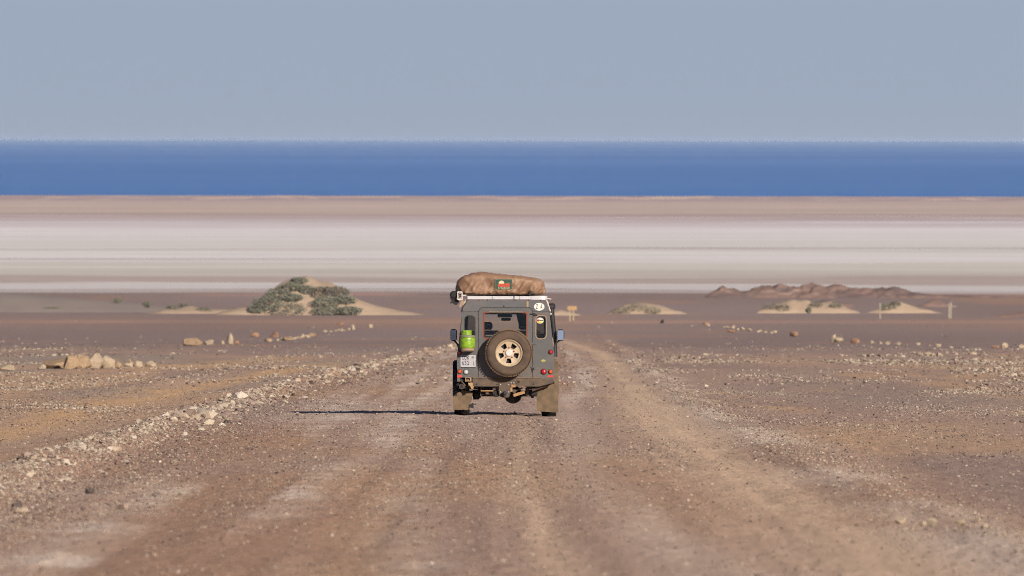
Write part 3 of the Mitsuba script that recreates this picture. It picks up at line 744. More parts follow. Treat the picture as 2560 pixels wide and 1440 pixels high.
# body shell
HALF = [(0.866, 0.62), (0.868, 1.05), (0.858, 1.14), (0.825, 1.235), (0.777, 1.864), (0.755, 1.95), (0.70, 2.03), (0.60, 2.062)]
full = sg.Polygon(HALF + [(-x, z) for x, z in HALF[::-1]])
lower = full.intersection(sg.box(-1, 0.60, 1, 1.862))
upper = full.intersection(sg.box(-1, 1.868, 1, 2.1))
door_gap = rrect(-0.486, 0.484, 0.60, 1.945, 0.09).union(sg.box(-0.486, 0.5, 0.484, 0.9))
winL, winR = rrect(-0.733, -0.545, 1.38, 1.795, 0.07), rrect(0.535, 0.722, 1.385, 1.80, 0.07)
notch = sg.box(-0.81, 0.60, -0.66, 0.695)
body = lower.difference(door_gap).difference(winL).difference(winR).difference(notch).buffer(-.001)
for g in sorted(body.geoms, key=lambda g: g.centroid.x):
    part('rear_panel', plate(g, 0, .03), 'mat_paint', 20)
part('rear_roof_panel', plate(upper.difference(door_gap).buffer(-.001), -.003, .03), 'mat_roofpaint', 20)
door = rrect(-0.478, 0.476, 0.70, 1.938, 0.085).union(sg.box(-0.478, 0.70, 0.476, 0.9))
win = rrect(-0.408, 0.388, 1.375, 1.866, 0.055)
kd = part('rear_door', plate(door.difference(win), -.012, .025), 'mat_paint', 20)
part('seal', plate(win.difference(win.buffer(-.026)).difference(sg.box(-.3, 1, .3, 2)), -.018, .012), 'mat_seal', 20, parent=kd)
part('seal', plate(win.difference(win.buffer(-.012)).intersection(sg.box(-.3, 1, .3, 2)), -.016, .012), 'mat_tanseal', 20, parent=kd)
part('window', plate(win.buffer(-.008), .004, .006), 'mat_glass', False, parent=kd)
part('latch', cat([box(.455, .505, -.035, -.012, .83, .87, .006), box(.468, .488, -.05, -.03, .80, .86, .005), box(.44, .452, -.03, -.012, .86, .88)]), 'mat_black', parent=kd)
for hz in (1.825, 1.30, 0.86):
    part('hinge', cat([tube([(.43, -.025, hz), (.56, -.025, hz - .015)], .013), box(.49, .53, -.04, -.003, hz - .03, hz + .02, .006)]) if hz > 1.5 else box(.44, .56, -.022, -.012, hz - .02, hz + .02, .004), 'mat_black' if hz > 1.5 else 'mat_paint', parent=kd)
part('door_frame', plate(rrect(-.50, .50, .66, 1.955, .09).difference(rrect(-.44, .44, .74, 1.90, .06)), .031, .06), 'mat_seam', False)
part('drip_seam', cat([box(-.776, -.49, -.006, .02, 1.861, 1.869), box(.49, .776, -.006, .02, 1.861, 1.869)]), 'mat_seam', False)
part('roof_strip', box(.372, .402, -.008, -.003, 1.95, 2.055), 'mat_tan', False)
part('catch', cat([box(-.05, -.02, -.02, -.003, 1.945, 1.965, .004), box(-.04, -.03, -.02, -.003, 1.96, 1.985, .004)]), 'mat_black')
for w, nm, cc in ((winL, 'left', 'mat_black'), (winR, 'right', 'mat_tanseal')):
    k = part('corner_window', plate(w.buffer(-.004), .012, .014), 'mat_darkglass', False)
    part('seal', plate(w.buffer(.007).difference(w.buffer(-.008)), -.008, .018), cc, 20, parent=k)
outer = sg.Polygon(HALF[4:] + [(-x, z) for x, z in HALF[4:][::-1]])
shell = sg.Polygon([(x - .0, z) for x, z in HALF[4:]] + [(-x, z) for x, z in HALF[4:][::-1]]).difference(sg.Polygon([(x - .03, z - .03) for x, z in HALF[4:]] + [(-x + .03, z - .03) for x, z in HALF[4:][::-1]]))
part('roof', plate(shell, .033, 2.42), 'mat_roofpaint', 30)
part('gutter', cat([box(-.80, -.778, -.01, 2.42, 1.855, 1.875, .004), box(.778, .80, -.01, 2.42, 1.855, 1.875, .004)]), 'mat_black')
# sides
arch = lambda y: sg.Point(y, .42).buffer(.50, quad_segs=12)
side = sg.Polygon([(.031, .62), (3.72, .55), (3.72, 1.06), (2.50, 1.14), (.031, 1.14)]).difference(arch(.82)).difference(arch(3.18))
for s in (-1, 1):
    part('side_panel', splate(side, *sorted((s * .838, s * .866))), 'mat_paint', 20)
    top = splate(sg.Polygon([(.031, 0), (2.50, 0), (2.32, 1), (.031, 1)]).difference(rrect(.25, 1.05, .30, .88, .08)).difference(rrect(1.30, 2.18, .22, .90, .06)), 0, .03)
    v = top.vertices.copy()
    zz = 1.14 + v[:, 2] * .72
    xo = np.interp(zz, [1.14, 1.235, 1.864], [.858, .825, .777]) - .03
    top.vertices = np.stack([s * (xo + v[:, 0]), v[:, 1], zz], 1)
    part('upper_side', top, 'mat_paint', 20)
    for a, b, z0, z1 in ((.27, 1.03, .31, .87), (1.32, 2.16, .23, .89)):
        q = hullpts([(s * (np.interp(1.14 + zz * .72, [1.235, 1.864], [.825, .777]) - .015 - t), yy, 1.14 + zz * .72) for yy in (a, b) for zz in (z0, z1) for t in (0, .003)])
        part('side_window', q, 'mat_darkglass', False)
    for yc in (.82, 3.18):
        part('wheel_arch', splate(sg.Point(yc, .42).buffer(.56, quad_segs=12).difference(sg.Point(yc, .42).buffer(.49, quad_segs=12)).intersection(sg.box(yc - 1, .36, yc + 1, 1.2)), *sorted((s * .866, s * .945))), 'mat_rubber' if s < 0 else 'mat_flap', 20)
    part('sill', box(*sorted((s * .80, s * .86)), 1.32, 2.70, .50, .62, .01), 'mat_black')
# front
part('bonnet', hullpts([(sx * .62, y, z) for sx in (-1, 1) for y, z in ((2.52, 1.20), (2.52, 1.0), (3.74, 1.12), (3.74, 1.0))]), 'mat_paint')
for s in (-1, 1):
    part('front_wing', hullpts([(s * x, y, z) for x in (.60, .836) for y, z in ((2.52, 1.12), (2.52, .95), (3.72, 1.05), (3.72, .95))]), 'mat_paint')
part('grille', box(-.58, .58, 3.68, 3.76, .62, 1.04, .02), 'mat_black')
part('front_bumper', box(-.86, .86, 3.80, 3.90, .50, .66, .02), 'mat_black')
for s in (-1, 1):
    part('headlight', lathe_y([(0, 0), (.09, 0), (.09, .05), (0, .07)], s * .70, 3.71, .88, 20), 'mat_lamp')
part('engine_bay', box(-.58, .58, 2.55, 3.66, .55, .98), 'mat_under', False)
# windscreen: frame and pane
for s in (-1, 1):
    part('windscreen_pillar', bar((s * .745, 2.50, 1.16), (s * .715, 2.34, 1.85), .07, .05), 'mat_paint')
part('windscreen_rail', box(-.72, .72, 2.33, 2.39, 1.82, 1.87, .01), 'mat_paint')
part('windscreen', hullpts([(sx * .71, y, z) for sx in (-1, 1) for y, z in ((2.47, 1.2), (2.35, 1.82), (2.473, 1.2), (2.353, 1.82))]), 'mat_windscreen', False)
part('bulkhead', box(-.80, .80, 2.46, 2.52, .60, 1.20), 'mat_inside', False)
# cabin
part('floor', box(-.83, .83, .04, 2.46, .62, .66), 'mat_inside', False)
part('dashboard', box(-.74, .74, 2.14, 2.42, 1.05, 1.47, .04), 'mat_inside')
part('cargo_box', box(-.42, .34, .25, .80, .67, 1.42, .02), 'mat_inside')
part('cargo_bar', cat([tube([(-.62, .9, 1.50), (.62, .9, 1.50)], .015), tube([(-.62, .9, 1.44), (.62, .9, 1.44)], .012)]), 'mat_insidepale')
for x0 in (-.55, .15):
    k = part('seat', cat([box(x0, x0 + .42, 1.35, 1.85, .80, .98, .04), hullpts([(x0 + a, y, z) for a in (0, .42) for y, z in ((1.30, .95), (1.40, .95), (1.20, 1.53), (1.28, 1.53))])]), 'mat_seat')
    part('headrest', box(x0 + .08, x0 + (.31 if x0 < 0 else .36), 1.16, 1.27, 1.54, 1.68 if x0 < 0 else 1.65, .03), 'mat_seat', parent=k)
part('steering_wheel', trimesh.creation.torus(.18, .015, 24, 8).apply_transform(trimesh.transformations.rotation_matrix(1.1, (1, 0, 0))).apply_translation((.36, 2.0, 1.28)), 'mat_black')
part('sun_visor', hullpts([(x, y, z) for x, y, z in ((.18, 2.2, 1.85), (.42, 2.2, 1.85), (.24, 2.2, 1.60), (.42, 2.2, 1.62), (.18, 2.23, 1.85), (.42, 2.23, 1.85), (.24, 2.23, 1.60), (.42, 2.23, 1.62))]), 'mat_inside')
part('interior_mirror', box(-.085, .09, 2.20, 2.23, 1.70, 1.755, .012), 'mat_black')
k = part('brake_light', box(-.145, .115, .012, .07, 1.765, 1.835, .012), 'mat_black')
part('lens', box(-.085, .05, .008, .013, 1.785, 1.815), 'mat_seal', False, parent=k)
part('inner_side', cat([splate(sg.box(.05, .66, 2.4, 1.2), -.80, -.79), splate(sg.box(.05, .66, 2.4, 1.2), .79, .80)]), 'mat_inside', False)

# rear crossmember, tow gear, axle, exhaust
part('crossmember', plate(sg.Polygon([(-.585, .537), (-.585, .679), (.845, .679), (.845, .60), (.60, .537)]), -.03, .09), 'mat_chassis', 20)
part('crossmember_hole', cat([lathe_y([(0, 0), (r, 0), (r, .004), (0, .004)], x, -.034, z, 16) for x, z, r in ((-.52, .575, .016), (-.155, .57, .014), (.13, .565, .016), (.49, .575, .016), (.215, .612, .024))]), 'mat_seam', False)
part('recovery_ring', trimesh.creation.torus(.032, .010, 20, 8).apply_transform(trimesh.transformations.rotation_matrix(math.pi / 2, (1, 0, 0))).apply_translation((.222, -.045, .615)), 'mat_chassis')
part('door_step', box(-.585, .62, -.045, -.012, .683, .70, .004), 'mat_flap')
k = part('tow_plate', plate(sg.Polygon([(-.12, .60), (.085, .60), (.085, .42), (.06, .345), (-.05, .335), (-.105, .36), (-.12, .42)]), -.055, -.031), 'mat_chassis', 20)
part('tow_ball', cat([trimesh.creation.icosphere(subdivisions=2, radius=.036).apply_translation((-.02, -.14, .415)), tube([(-.02, -.14, .40), (-.02, -.14, .355), (-.02, -.05, .36)], .018)]), 'mat_black', parent=k)
part('bolt', cat([lathe_y([(0, 0), (.010, 0), (.010, .012), (0, .012)], x, -.066, z, 8) for x, z in ((-.09, .57), (.055, .57), (-.09, .44), (.055, .44), (.10, .60), (.145, .60))]), 'mat_silver', parent=k)
part('tow_shackle', cat([box(.095, .175, -.06, -.03, .52, .57, .006), box(.08, .12, -.06, -.03, .44, .52, .006)]), 'mat_tan')
part('jack_socket', plate(sg.box(-.72, .625, -.62, .695).difference(sg.box(-.705, .64, -.635, .685)), -.05, .06), 'mat_tan', 20)
part('jack_socket_plug', box(-.70, -.655, -.03, .05, .645, .66), 'mat_tan')
part('exhaust_bracket', plate(sg.Polygon([(-.67, .60), (-.555, .605), (-.555, .56), (-.575, .495), (-.61, .49), (-.625, .535), (-.66, .56)]), -.02, .02), 'mat_tan', 20)
ex = tube([(-.55, .75, .52), (-.70, .30, .53), (-.784, .02, .53)], .036, 16)
part('exhaust_pipe', cat([ex, trimesh.creation.annulus(.033, .044, .06, sections=20).apply_transform(trimesh.transformations.rotation_matrix(math.pi / 2, (1, 0, 0))).apply_translation((-.784, .0, .53))]), 'mat_chassis')
part('exhaust_mouth', lathe_y([(0, 0), (.033, 0), (.033, .004), (0, .004)], -.784, -.02, .53, 16), 'mat_seam', False)
part('flap_bracket', bar((.47, .10, .47), (.83, .10, .605), .05, .05), 'mat_brown')
part('flap_bracket', bar((-.86, .12, .58), (-.58, .12, .50), .06, .05), 'mat_under')
part('rear_light_wiring', tube([(-.82, .05, .64), (-.76, .0, .60), (-.72, .02, .55)], .012), 'mat_chassis')
part('axle', cat([tube([(-.72, .82, .40), (.72, .82, .40)], .052, 16), trimesh.creation.icosphere(subdivisions=3, radius=1).apply_scale((.16, .20, .165)).apply_translation((.13, .82, .385))]), 'mat_under')
part('gearbox_guard', box(-.45, -.22, .30, .60, .37, .53, .02), 'mat_under')
part('tow_hitch_bar', box(-.445, -.22, -.01, .03, .446, .468, .006), 'mat_tan')
part('damper_mount', cat([tube([(-.445, .30, .48), (-.445, .30, .36)], .012), tube([(-.22, .30, .50), (-.22, .30, .36)], .012), box(-.36, -.24, .20, .24, .385, .43, .01)]), 'mat_chassis')
for x0 in (-.525, .42):
    part('coil_spring', cat([trimesh.creation.torus(.055, .016, 20, 8).apply_translation((x0, .80, .45 + .04 * i)) for i in range(4)] + [box(x0 - .06, x0 + .06, .74, .86, .29 if x0 < 0 else .36, .44, .02)]), 'mat_under')
    part('shock_absorber', tube([(x0 + .06, .62, .33), (x0 + .04, .56, .58)], .026, 12), 'mat_under')
part('trailing_link', bar((.135, .18, .375), (.335, .22, .435), .06, .05), 'mat_tan')
part('link_rod', tube([(.13, .14, .45), (.30, .16, .51)], .014), 'mat_chassis')
part('link_bush', lathe_y([(0, 0), (.036, 0), (.036, .06), (0, .06)], .155, .11, .455, 16), 'mat_chassis')
part('damper_tube', tube([(.385, .28, .50), (.39, .30, .36)], .034, 14), 'mat_chassis')
part('fuel_tank', box(.44, .58, .25, .60, .36, .54, .03), 'mat_under')
part('bump_stop', box(-.235, -.12, .06, .16, .46, .55, .01), 'mat_chassis')
part('tow_socket', cat([box(-.235, -.15, .02, .10, .38, .46, .01), box(-.20, -.14, -.02, .06, .345, .39, .008)]), 'mat_under')
part('chassis_rail', cat([box(-.46, -.38, .09, 3.6, .50, .64), box(.38, .46, .09, 3.6, .50, .64)]), 'mat_under', False)
# mud flaps
part('mud_flap', plate(sg.Polygon([(-.937, .38), (-.90, .43), (-.79, .44), (-.78, .47), (-.59, .43), (-.60, .30), (-.64, .20), (-.66, .16), (-.665, .115), (-.937, .112)]), .27, .285), 'mat_flap', 20, 'left mud flap with its lower corner curled')
part('mud_flap_fold', hullpts([(-.66, .26, .20), (-.60, .26, .235), (-.57, .25, .24), (-.57, .25, .14), (-.655, .26, .165), (-.60, .28, .145)]), 'mat_under', False)
part('mud_flap', plate(sg.Polygon([(.56, .50), (.62, .53), (.85, .585), (.875, .56), (.90, .47), (.94, .43), (.938, .07), (.557, .09), (.553, .42), (.575, .44)]), .27, .285), 'mat_flap', 20)
# wheels
TP = [(.235, -.105), (.33, -.128), (.375, -.128), (.405, -.105), (.412, -.05), (.412, .05), (.405, .105), (.375, .128), (.33, .128), (.235, .105), (.235, -.105)]
def lugs_x(cx, cy, cz, R, w, n=34):
    out = []
    for i in range(n):
        a = 2 * math.pi * i / n
        for s in (-1, 1):
            b = trimesh.creation.box(extents=(w * .42, .036, .02)); b.apply_translation((s * w * .27, 0, R))
            b.apply_transform(trimesh.transformations.rotation_matrix(a + (s * .05), (1, 0, 0)))
            b.apply_translation((cx, cy, cz)); out.append(b)
    return cat(out)
def rim_plate(cx, y, cz, R=.222, thick=.03, axis='y'):
    disc = sg.Point(0, 0).buffer(R, quad_segs=16)
    hole = sg.Polygon([(-.040, -.168), (.040, -.168), (.022, -.106), (-.022, -.106)]).buffer(.010)
    for i in range(5):
        disc = disc.difference(affinity.rotate(hole, 72 * i, origin=(0, 0)))
    m = plate(affinity.translate(disc, 0, 0), 0, thick)
    return m
for x, y in ((-.79, .82), (.775, .82), (-.79, 3.18), (.775, 3.18)):
    s = 1 if x > 0 else -1
    zc = .395 + (.012 if x < 0 else -.022) * (y < 1)
    kw = part('wheel', cat([lathe_x([(r, d) for r, d in TP], x, y, zc), lugs_x(x, y, zc, .408, .25)]), 'mat_roadtyre', 30)
    m = rim_plate(0, 0, 0); v = m.vertices
    m = trimesh.Trimesh(np.stack([x + s * (.07 - v[:, 1]), y + v[:, 0], zc + v[:, 2]], 1), m.faces, process=False)
    part('rim', cat([m, lathe_x([(0, s * .09), (.05, s * .09), (.055, s * .05)], x, y, zc, 20), lathe_x([(0, -.02), (.235, -.02), (.24, 0), (.235, .02), (0, .02)], x, y, zc, 32)]), 'mat_rim', 30, parent=kw)
# spare wheel on the door
SX, SZ = .056, 1.132
ks = CAR + '__spare_wheel'
labels[ks] = {'label': 'dusty spare wheel with five spoked cream rim mounted on the rear door'}
lug = []
for i in range(58):
    a = 2 * math.pi * i / 58
    b = trimesh.creation.box(extents=(.026, .075, .022)); b.apply_translation((0, -.245, .414))
    b.apply_transform(trimesh.transformations.rotation_matrix(a, (0, 1, 0))); b.apply_translation((SX, 0, SZ)); lug.append(b)
    b = trimesh.creation.box(extents=(.026, .07, .018)); b.apply_translation((0, -.13, .411))
    b.apply_transform(trimesh.transformations.rotation_matrix(a + .054, (0, 1, 0))); b.apply_translation((SX, 0, SZ)); lug.append(b)
SP = [(.236, -.245), (.262, -.278), (.33, -.292), (.372, -.288), (.398, -.262), (.410, -.22), (.412, -.17), (.410, -.12), (.398, -.08), (.372, -.055), (.30, -.055), (.236, -.10), (.236, -.245)]
scene[ks + '__tyre'] = mikit.ply(car_place(lathe_y(SP[::-1], SX, 0, SZ, 72)), 'mat_tyre', 40)
scene[ks + '__tread'] = mikit.ply(car_place(cat(lug)), 'mat_tread')
labels[ks + '__tread'] = {'label': 'ring of dusty tread blocks on the spare tyre', 'kind': 'stuff'}
m = rim_plate(0, 0, 0); m.apply_translation((SX, -.225, SZ))
scene[ks + '__rim'] = mikit.ply(car_place(cat([m, lathe_y([(.205, -.215), (.212, -.25), (.232, -.268), (.242, -.262), (.242, -.20), (.215, -.18), (.205, -.215)][::-1], SX, 0, SZ, 48)])), 'mat_rim', 30)
scene[ks + '__hub_cap'] = mikit.ply(car_place(lathe_y([(0, -.262), (.05, -.258), (.068, -.24), (.074, -.222)][::-1], SX, 0, SZ, 28)), 'mat_whitemetal', 40)
scene[ks + '__wheel_nut'] = mikit.ply(car_place(cat([lathe_y([(0, -.246), (.013, -.244), (.015, -.22)][::-1], SX + .094 * math.cos(a), 0, SZ + .094 * math.sin(a), 8) for a in np.radians([18, 90, 162, 234, 306])])), 'mat_seal', 30)
scene[ks + '__carrier'] = mikit.ply(car_place(cat([lathe_y([(0, -.14), (.20, -.14), (.23, -.10), (.06, -.10), (.06, -.014)][::-1], SX, 0, SZ, 24)])), 'mat_under')
# lamps, reflectors, plate, stickers
def lamp(name, x, z, r, m, label):
    k = part(name, lathe_y([(0, -.052), (r * .55, -.05), (r * .9, -.036), (r, -.018)][::-1], x, 0, z, 24), m, 40, label)
    part('bezel', lathe_y([(r * .97, -.03), (r * 1.12, -.02), (r * 1.14, -.0005), (r * .9, -.0005)][::-1], x, 0, z, 24), 'mat_black', 40, parent=k)
lamp('tail_lamp', -.821, 1.139, .033, 'mat_red', 'small round red lamp high on the left corner')
lamp('tail_lamp', .800, 1.15, .038, 'mat_red', 'small round red lamp high on the right corner')
lamp('tail_lamp', .675, .80, .048, 'mat_red', 'large round red lamp low on the right')
lamp('indicator_lamp', -.821, .80, .038, 'mat_orange', 'round orange lamp low on the left corner')
lamp('indicator_lamp', .796, .80, .037, 'mat_orange', 'round orange lamp low on the right corner')
lamp('reversing_lamp', -.708, .79, .044, 'mat_lamp', 'clear round lamp under the number plate')
part('reflector', box(-.866, -.777, -.012, -.001, .694, .735, .004), 'mat_reflect', label='red strip reflector at the lower left corner')
part('reflector', box(.745, .848, -.012, -.001, .70, .735, .004), 'mat_reflect', label='red strip reflector at the lower right corner')
kp = part('number_plate', plate(rrect(-.803, -.533, .88, 1.095, .015), -.02, -.012), 'mat_plate', 20)
part('plate_holder', box(-.795, -.54, -.0115, -.001, .862, 1.085, .003), 'mat_black', parent=kp)
part('number', cat([text_xz('CDK', .070, -.715, 1.048, -.0202, True, .002, .128), text_xz('631', .074, -.715, .952, -.0202, True, .002, .128), text_xz('L', .074, -.563, .952, -.0202, True, .002, .026)]), 'mat_ink', False, parent=kp)
mat('mat_emblem', lin((150, 150, 140), K5), 0.7)
part('emblem', plate(affinity.scale(sg.Point(0, 0).buffer(.022), 1.2, 1).buffer(0), 0, .002).apply_translation((-.585, -.0222, 1.05)), 'mat_emblem', False, parent=kp)
def oval(x, z, a, b, y0, y1, clip=None):
    g = affinity.translate(affinity.scale(sg.Point(0, 0).buffer(1, quad_segs=10), a, b), x, z)
    if clip is not None: g = g.intersection(clip)
    return plate(g, y0, y1)
k = part('country_sticker', oval(.595, 1.955, .0925, .069, -.0055, -.0035), 'mat_white', False, 'white oval sticker reading ZA')
part('letters', cat([text_xz('Z', .080, .555, 1.955, -.0057, True, .001, .034), text_xz('A', .080, .632, 1.955, -.0057, True, .001, .038), box(.592, .597, -.0067, -.0057, 1.985, 1.992)]), 'mat_ink', False, parent=k)
mat('mat_yellow', lin((226, 222, 70), K5), 0.6); mat('mat_green', lin((96, 130, 60), K5), 0.6)
k = part('window_sticker', oval(.612, 1.708, .063, .052, .008, .010), 'mat_white', False, 'small oval flag sticker in the right corner window')
part('red_field', oval(.612, 1.708, .058, .047, .006, .0075, sg.box(.5, 1.695, .60, 1.73)), 'mat_red', False, parent=k)
part('green_field', oval(.612, 1.708, .058, .047, .006, .0075, sg.box(.602, 1.700, .7, 1.722)), 'mat_green', False, parent=k)
part('yellow_field', oval(.612, 1.708, .058, .047, .0065, .0075, sg.box(.5, 1.6, .7, 1.692)), 'mat_yellow', False, parent=k)
mat('mat_badge', lin((190, 188, 92), K5), 0.5)
part('badge', oval(.672, .996, .042, .021, -.004, -.001), 'mat_badge', False, 'small greenish yellow oval badge')
# mirrors and snorkel
for s, x0, x1, z0, z1 in ((-1, -1.008, -.886, 1.335, 1.552), (1, .920, 1.058, 1.34, 1.548)):
    kmr = part('door_mirror', box(x0, x1, 2.30, 2.40, z0, z1, .03), 'mat_black')
    c = box(x0 + .012, x1 - .012, 2.290, 2.297, z0 + .014, z1 - .014, .003)
    c.apply_translation((-(x0 + x1) / 2, -2.29, -(z0 + z1) / 2))
    c.apply_transform(trimesh.transformations.rotation_matrix(-.035 if s > 0 else 0.0, (1, 0, 0)))
    c.apply_transform(trimesh.transformations.rotation_matrix(.06 if s > 0 else .13, (0, 0, 1)))
    c.apply_translation(((x0 + x1) / 2, 2.280, (z0 + z1) / 2))
    part('glass', c, 'mat_mirror', False, parent=kmr)
    part('arm', tube([(s * .85, 2.36, 1.20), (s * .87, 2.36, 1.27), ((x0 + x1) / 2, 2.35, z0 + .02)], .016), 'mat_black', parent=kmr)
ksn = part('snorkel', cat([tube([(.89, 2.46, 1.05), (.872, 2.44, 1.45), (.83, 2.40, 1.87), (.835, 2.40, 1.98)], .046, 14)]), 'mat_black', 40)
part('air_ram', box(.765, .897, 2.34, 2.50, 1.905, 2.02, .03), 'mat_black', parent=ksn)
part('clamp', cat([trimesh.creation.icosphere(subdivisions=1, radius=.016).apply_translation((.815, 2.35, 1.83)), box(.79, .84, 2.36, 2.42, 1.80, 1.86, .01)]), 'mat_silver', parent=ksn)
part('side_hose', tube([(.80, .3, 1.45), (.835, .3, 1.38), (.845, .3, 1.28), (.838, .3, 1.20)], .010), 'mat_tanseal')
# roof rack
kr = CAR + '__roof_rack'
labels[kr] = {'label': 'silver aluminium roof rack under the rolled tent'}
def rpart(name, mesh, m, smooth=25, label=None):
    key = numbered(kr + '__' + name)
    scene[key] = mikit.ply(car_place(mesh), m, smooth)
    if label: labels[key] = {'label': label}
xs_ = [-.69, -.242, .145, .237, .448]
for a, b in zip(xs_[:-1], xs_[1:]):
    rpart('rear_rail', box(a + .003, b - .003, .04, .10, 2.082, 2.145, .008), 'mat_silver')
rpart('rear_rail', hullpts([(x, y, z) for x, y in ((.451, .04), (.62, .03), (.70, .05), (.735, .10), (.74, .16), (.451, .10)) for z in (2.080, 2.147)]), 'mat_silver')
rpart('side_rail', box(-.70, -.65, .11, 2.2, 2.09, 2.14, .008), 'mat_silver')
rpart('side_rail', box(.69, .74, .17, 2.2, 2.09, 2.14, .008), 'mat_silver')
for i in range(12):
    rpart('slat', box(-.645, .685, .20 + i * .165, .28 + i * .165, 2.115, 2.14, .006), 'mat_silver')
rpart('strap', box(.135, .155, .032, .04, 2.07, 2.15), 'mat_black', False)
for y in (.12, 1.1, 2.0):
    rpart('foot', tube([(.71, y, 2.09), (.745, y, 2.03), (.792, y, 1.87)], .012), 'mat_whitemetal')
    rpart('foot', tube([(-.70, y, 2.09), (-.735, y, 2.03), (-.792, y, 1.87)], .012), 'mat_whitemetal')
rpart('rear_stay', cat([box(x - .012, x + .012, .05, .09, 2.055, 2.083) for x in (-.48, -.33, .18, .40, .62)]), 'mat_black', False)
rpart('end_bolt', tube([(.74, .12, 2.10), (.81, .12, 2.092)], .010), 'mat_whitemetal')
rpart('jack_frame', plate(rrect(-.863, -.768, 2.07, 2.225, .018).difference(rrect(-.845, -.787, 2.09, 2.205, .010)), -.06, -.02), 'mat_whitemetal', 20, 'pale upright rectangular bracket at the left end of the rack')
rpart('jack_pin', cat([tube([(-.77, -.04, 2.155), (-.70, -.04, 2.155)], .010), box(-.822, -.806, -.03, .0, 2.18, 2.20), hullpts([(-.825, -.03, 2.09), (-.80, -.03, 2.09), (-.813, -.03, 2.135), (-.825, 0, 2.09), (-.80, 0, 2.09), (-.813, 0, 2.135)])]), 'mat_whitemetal')
rpart('awning_arm', box(-.83, -.79, -.02, 2.1, 2.09, 2.15), 'mat_under', False)
rpart('corner_plate', hullpts([(-.76, .05, 2.07), (-.80, .05, 2.05), (-.83, .05, 1.97), (-.815, .05, 1.93), (-.74, .05, 2.02), (-.76, .07, 2.07), (-.80, .07, 2.05), (-.83, .07, 1.97), (-.815, .07, 1.93), (-.74, .07, 2.02)]), 'mat_tanseal')

# ---- gas bottle, hung on the back (a thing of its own)
def lime_fn(p, n, uv):
    t = dfbm(p.x * 16.0, p.y * 16.0, p.z * 22.0)
    return mix(lin((152, 200, 34), 0.52), lin((132, 172, 48), 0.48), dss(0.4, 0.7, t))
mat('mat_lime', mikit.proc(lime_fn), 0.35, 0.0, 0.5, clearcoat=0.4)
mat('mat_band', lin((150, 146, 130), K5), 0.5)
GB = 'gas_bottle'
tag(GB, 'lime green gas bottle strapped to the left rear corner of the off-road car', 'gas bottle')
GX, GY = -.681, -.165
def gpart(name, mesh, m, smooth=40):
    scene[numbered(GB + '__' + name)] = mikit.ply(car_place(mesh), m, smooth)
gpart('tank', lathe_z([(0, 1.205), (.10, 1.207), (.128, 1.225), (.135, 1.26), (.135, 1.375), (.128, 1.41), (.10, 1.438), (.05, 1.45), (0, 1.45)], GX, GY, 0, 40), 'mat_lime')
gpart('collar', lathe_z([(.086, 1.43), (.092, 1.43), (.092, 1.53), (.084, 1.535), (.080, 1.53), (.080, 1.43), (.086, 1.43)], GX - .018, GY, 0, 36), 'mat_lime')
gpart('base_ring', lathe_z([(.105, 1.176), (.118, 1.176), (.118, 1.216), (.105, 1.216), (.105, 1.176)], GX, GY, 0, 36), 'mat_tanseal')
gpart('strap', lathe_z([(.137, 1.415), (.139, 1.415), (.139, 1.44), (.10, 1.452), (.096, 1.448), (.137, 1.415)], GX, GY, 0, 36), 'mat_band')
gpart('valve', cat([tube([(GX - .018, GY, 1.44), (GX - .018, GY, 1.50)], .016), box(GX - .05, GX + .014, GY - .012, GY + .012, 1.495, 1.52, .005)]), 'mat_silver')
part('bottle_holder', cat([box(GX - .11, GX + .11, GY - .10, -.001, 1.158, 1.174, .004), box(GX - .09, GX + .09, -.028, -.001, 1.17, 1.40, .006)]), 'mat_chassis')

# ---- rolled rooftop tent
def canvas_fn(p, n, uv):
    t = dfbm(p.x * 5.0, p.y * 5.0, p.z * 7.0)
    w = dn(p.x * 60.0, p.y * 60.0, p.z * 60.0)
    return mix(lin((150, 117, 93), 0.53), lin((172, 138, 112), 0.53), dss(0.3, 0.7, t)) * (0.92 + 0.16 * w)
mat('mat_canvas', mikit.proc(canvas_fn), 0.55, 0.0, 0.35, sheen=0.2)
ico = trimesh.creation.icosphere(subdivisions=6)
n_ = ico.vertices
k_ = 6.5
p_ = n_ / (np.sum(np.abs(n_) ** k_, 1) ** (1 / k_))[:, None]
topx = [-.90, -.869, -.795, -.70, -.604, -.425, -.16, .2625, .58, .664, .70]
topz = [2.40, 2.44, 2.49, 2.52, 2.55, 2.565, 2.535, 2.495, 2.462, 2.43, 2.38]
bx_ = -.095 + p_[:, 0] * .775
by_ = .82 + p_[:, 1] * .72
zt = np.interp(bx_, topx, topz)
bz_ = 2.15 + (p_[:, 2] + 1) / 2 * (zt - 2.15)
P_ = np.stack([bx_, by_, bz_], 1)
low = np.clip((2.45 - bz_) / .25, 0, 1)
def ridged(q, s): return (1 - np.abs(2 * meshkit.fbm(q, 2, s) - 1)) ** 3 - .55
f1 = ridged(P_ * [5.0, 3.0, 1.5] + (P_[:, 2:3] * [3.2, 0, 0]), 4) * .026
f2 = ridged(P_ * [10.0, 6.0, 3.0] - (P_[:, 2:3] * [6.0, 0, 0]), 9) * .062 * (0.14 + low)
f3 = (meshkit.fbm(P_ * 4.0, 3, 6) - .5) * .014
nn_ = p_ ** 3; nn_ /= np.linalg.norm(nn_, axis=1, keepdims=True)
sag = .025 * low * (np.sin(P_[:, 0] * 17 + 1.0) > .2)
P_ = P_ + nn_ * ((f1 + f2 + f3) * np.clip((bz_ - 2.16) / .05, .15, 1))[:, None]
TB = 'rolled_tent'
tag(TB, 'brown canvas rooftop tent folded in its cover on the roof rack', 'rooftop tent')
scene[TB + '__cover'] = mikit.ply(car_place(trimesh.Trimesh(P_, ico.faces, process=False)), 'mat_canvas', True)
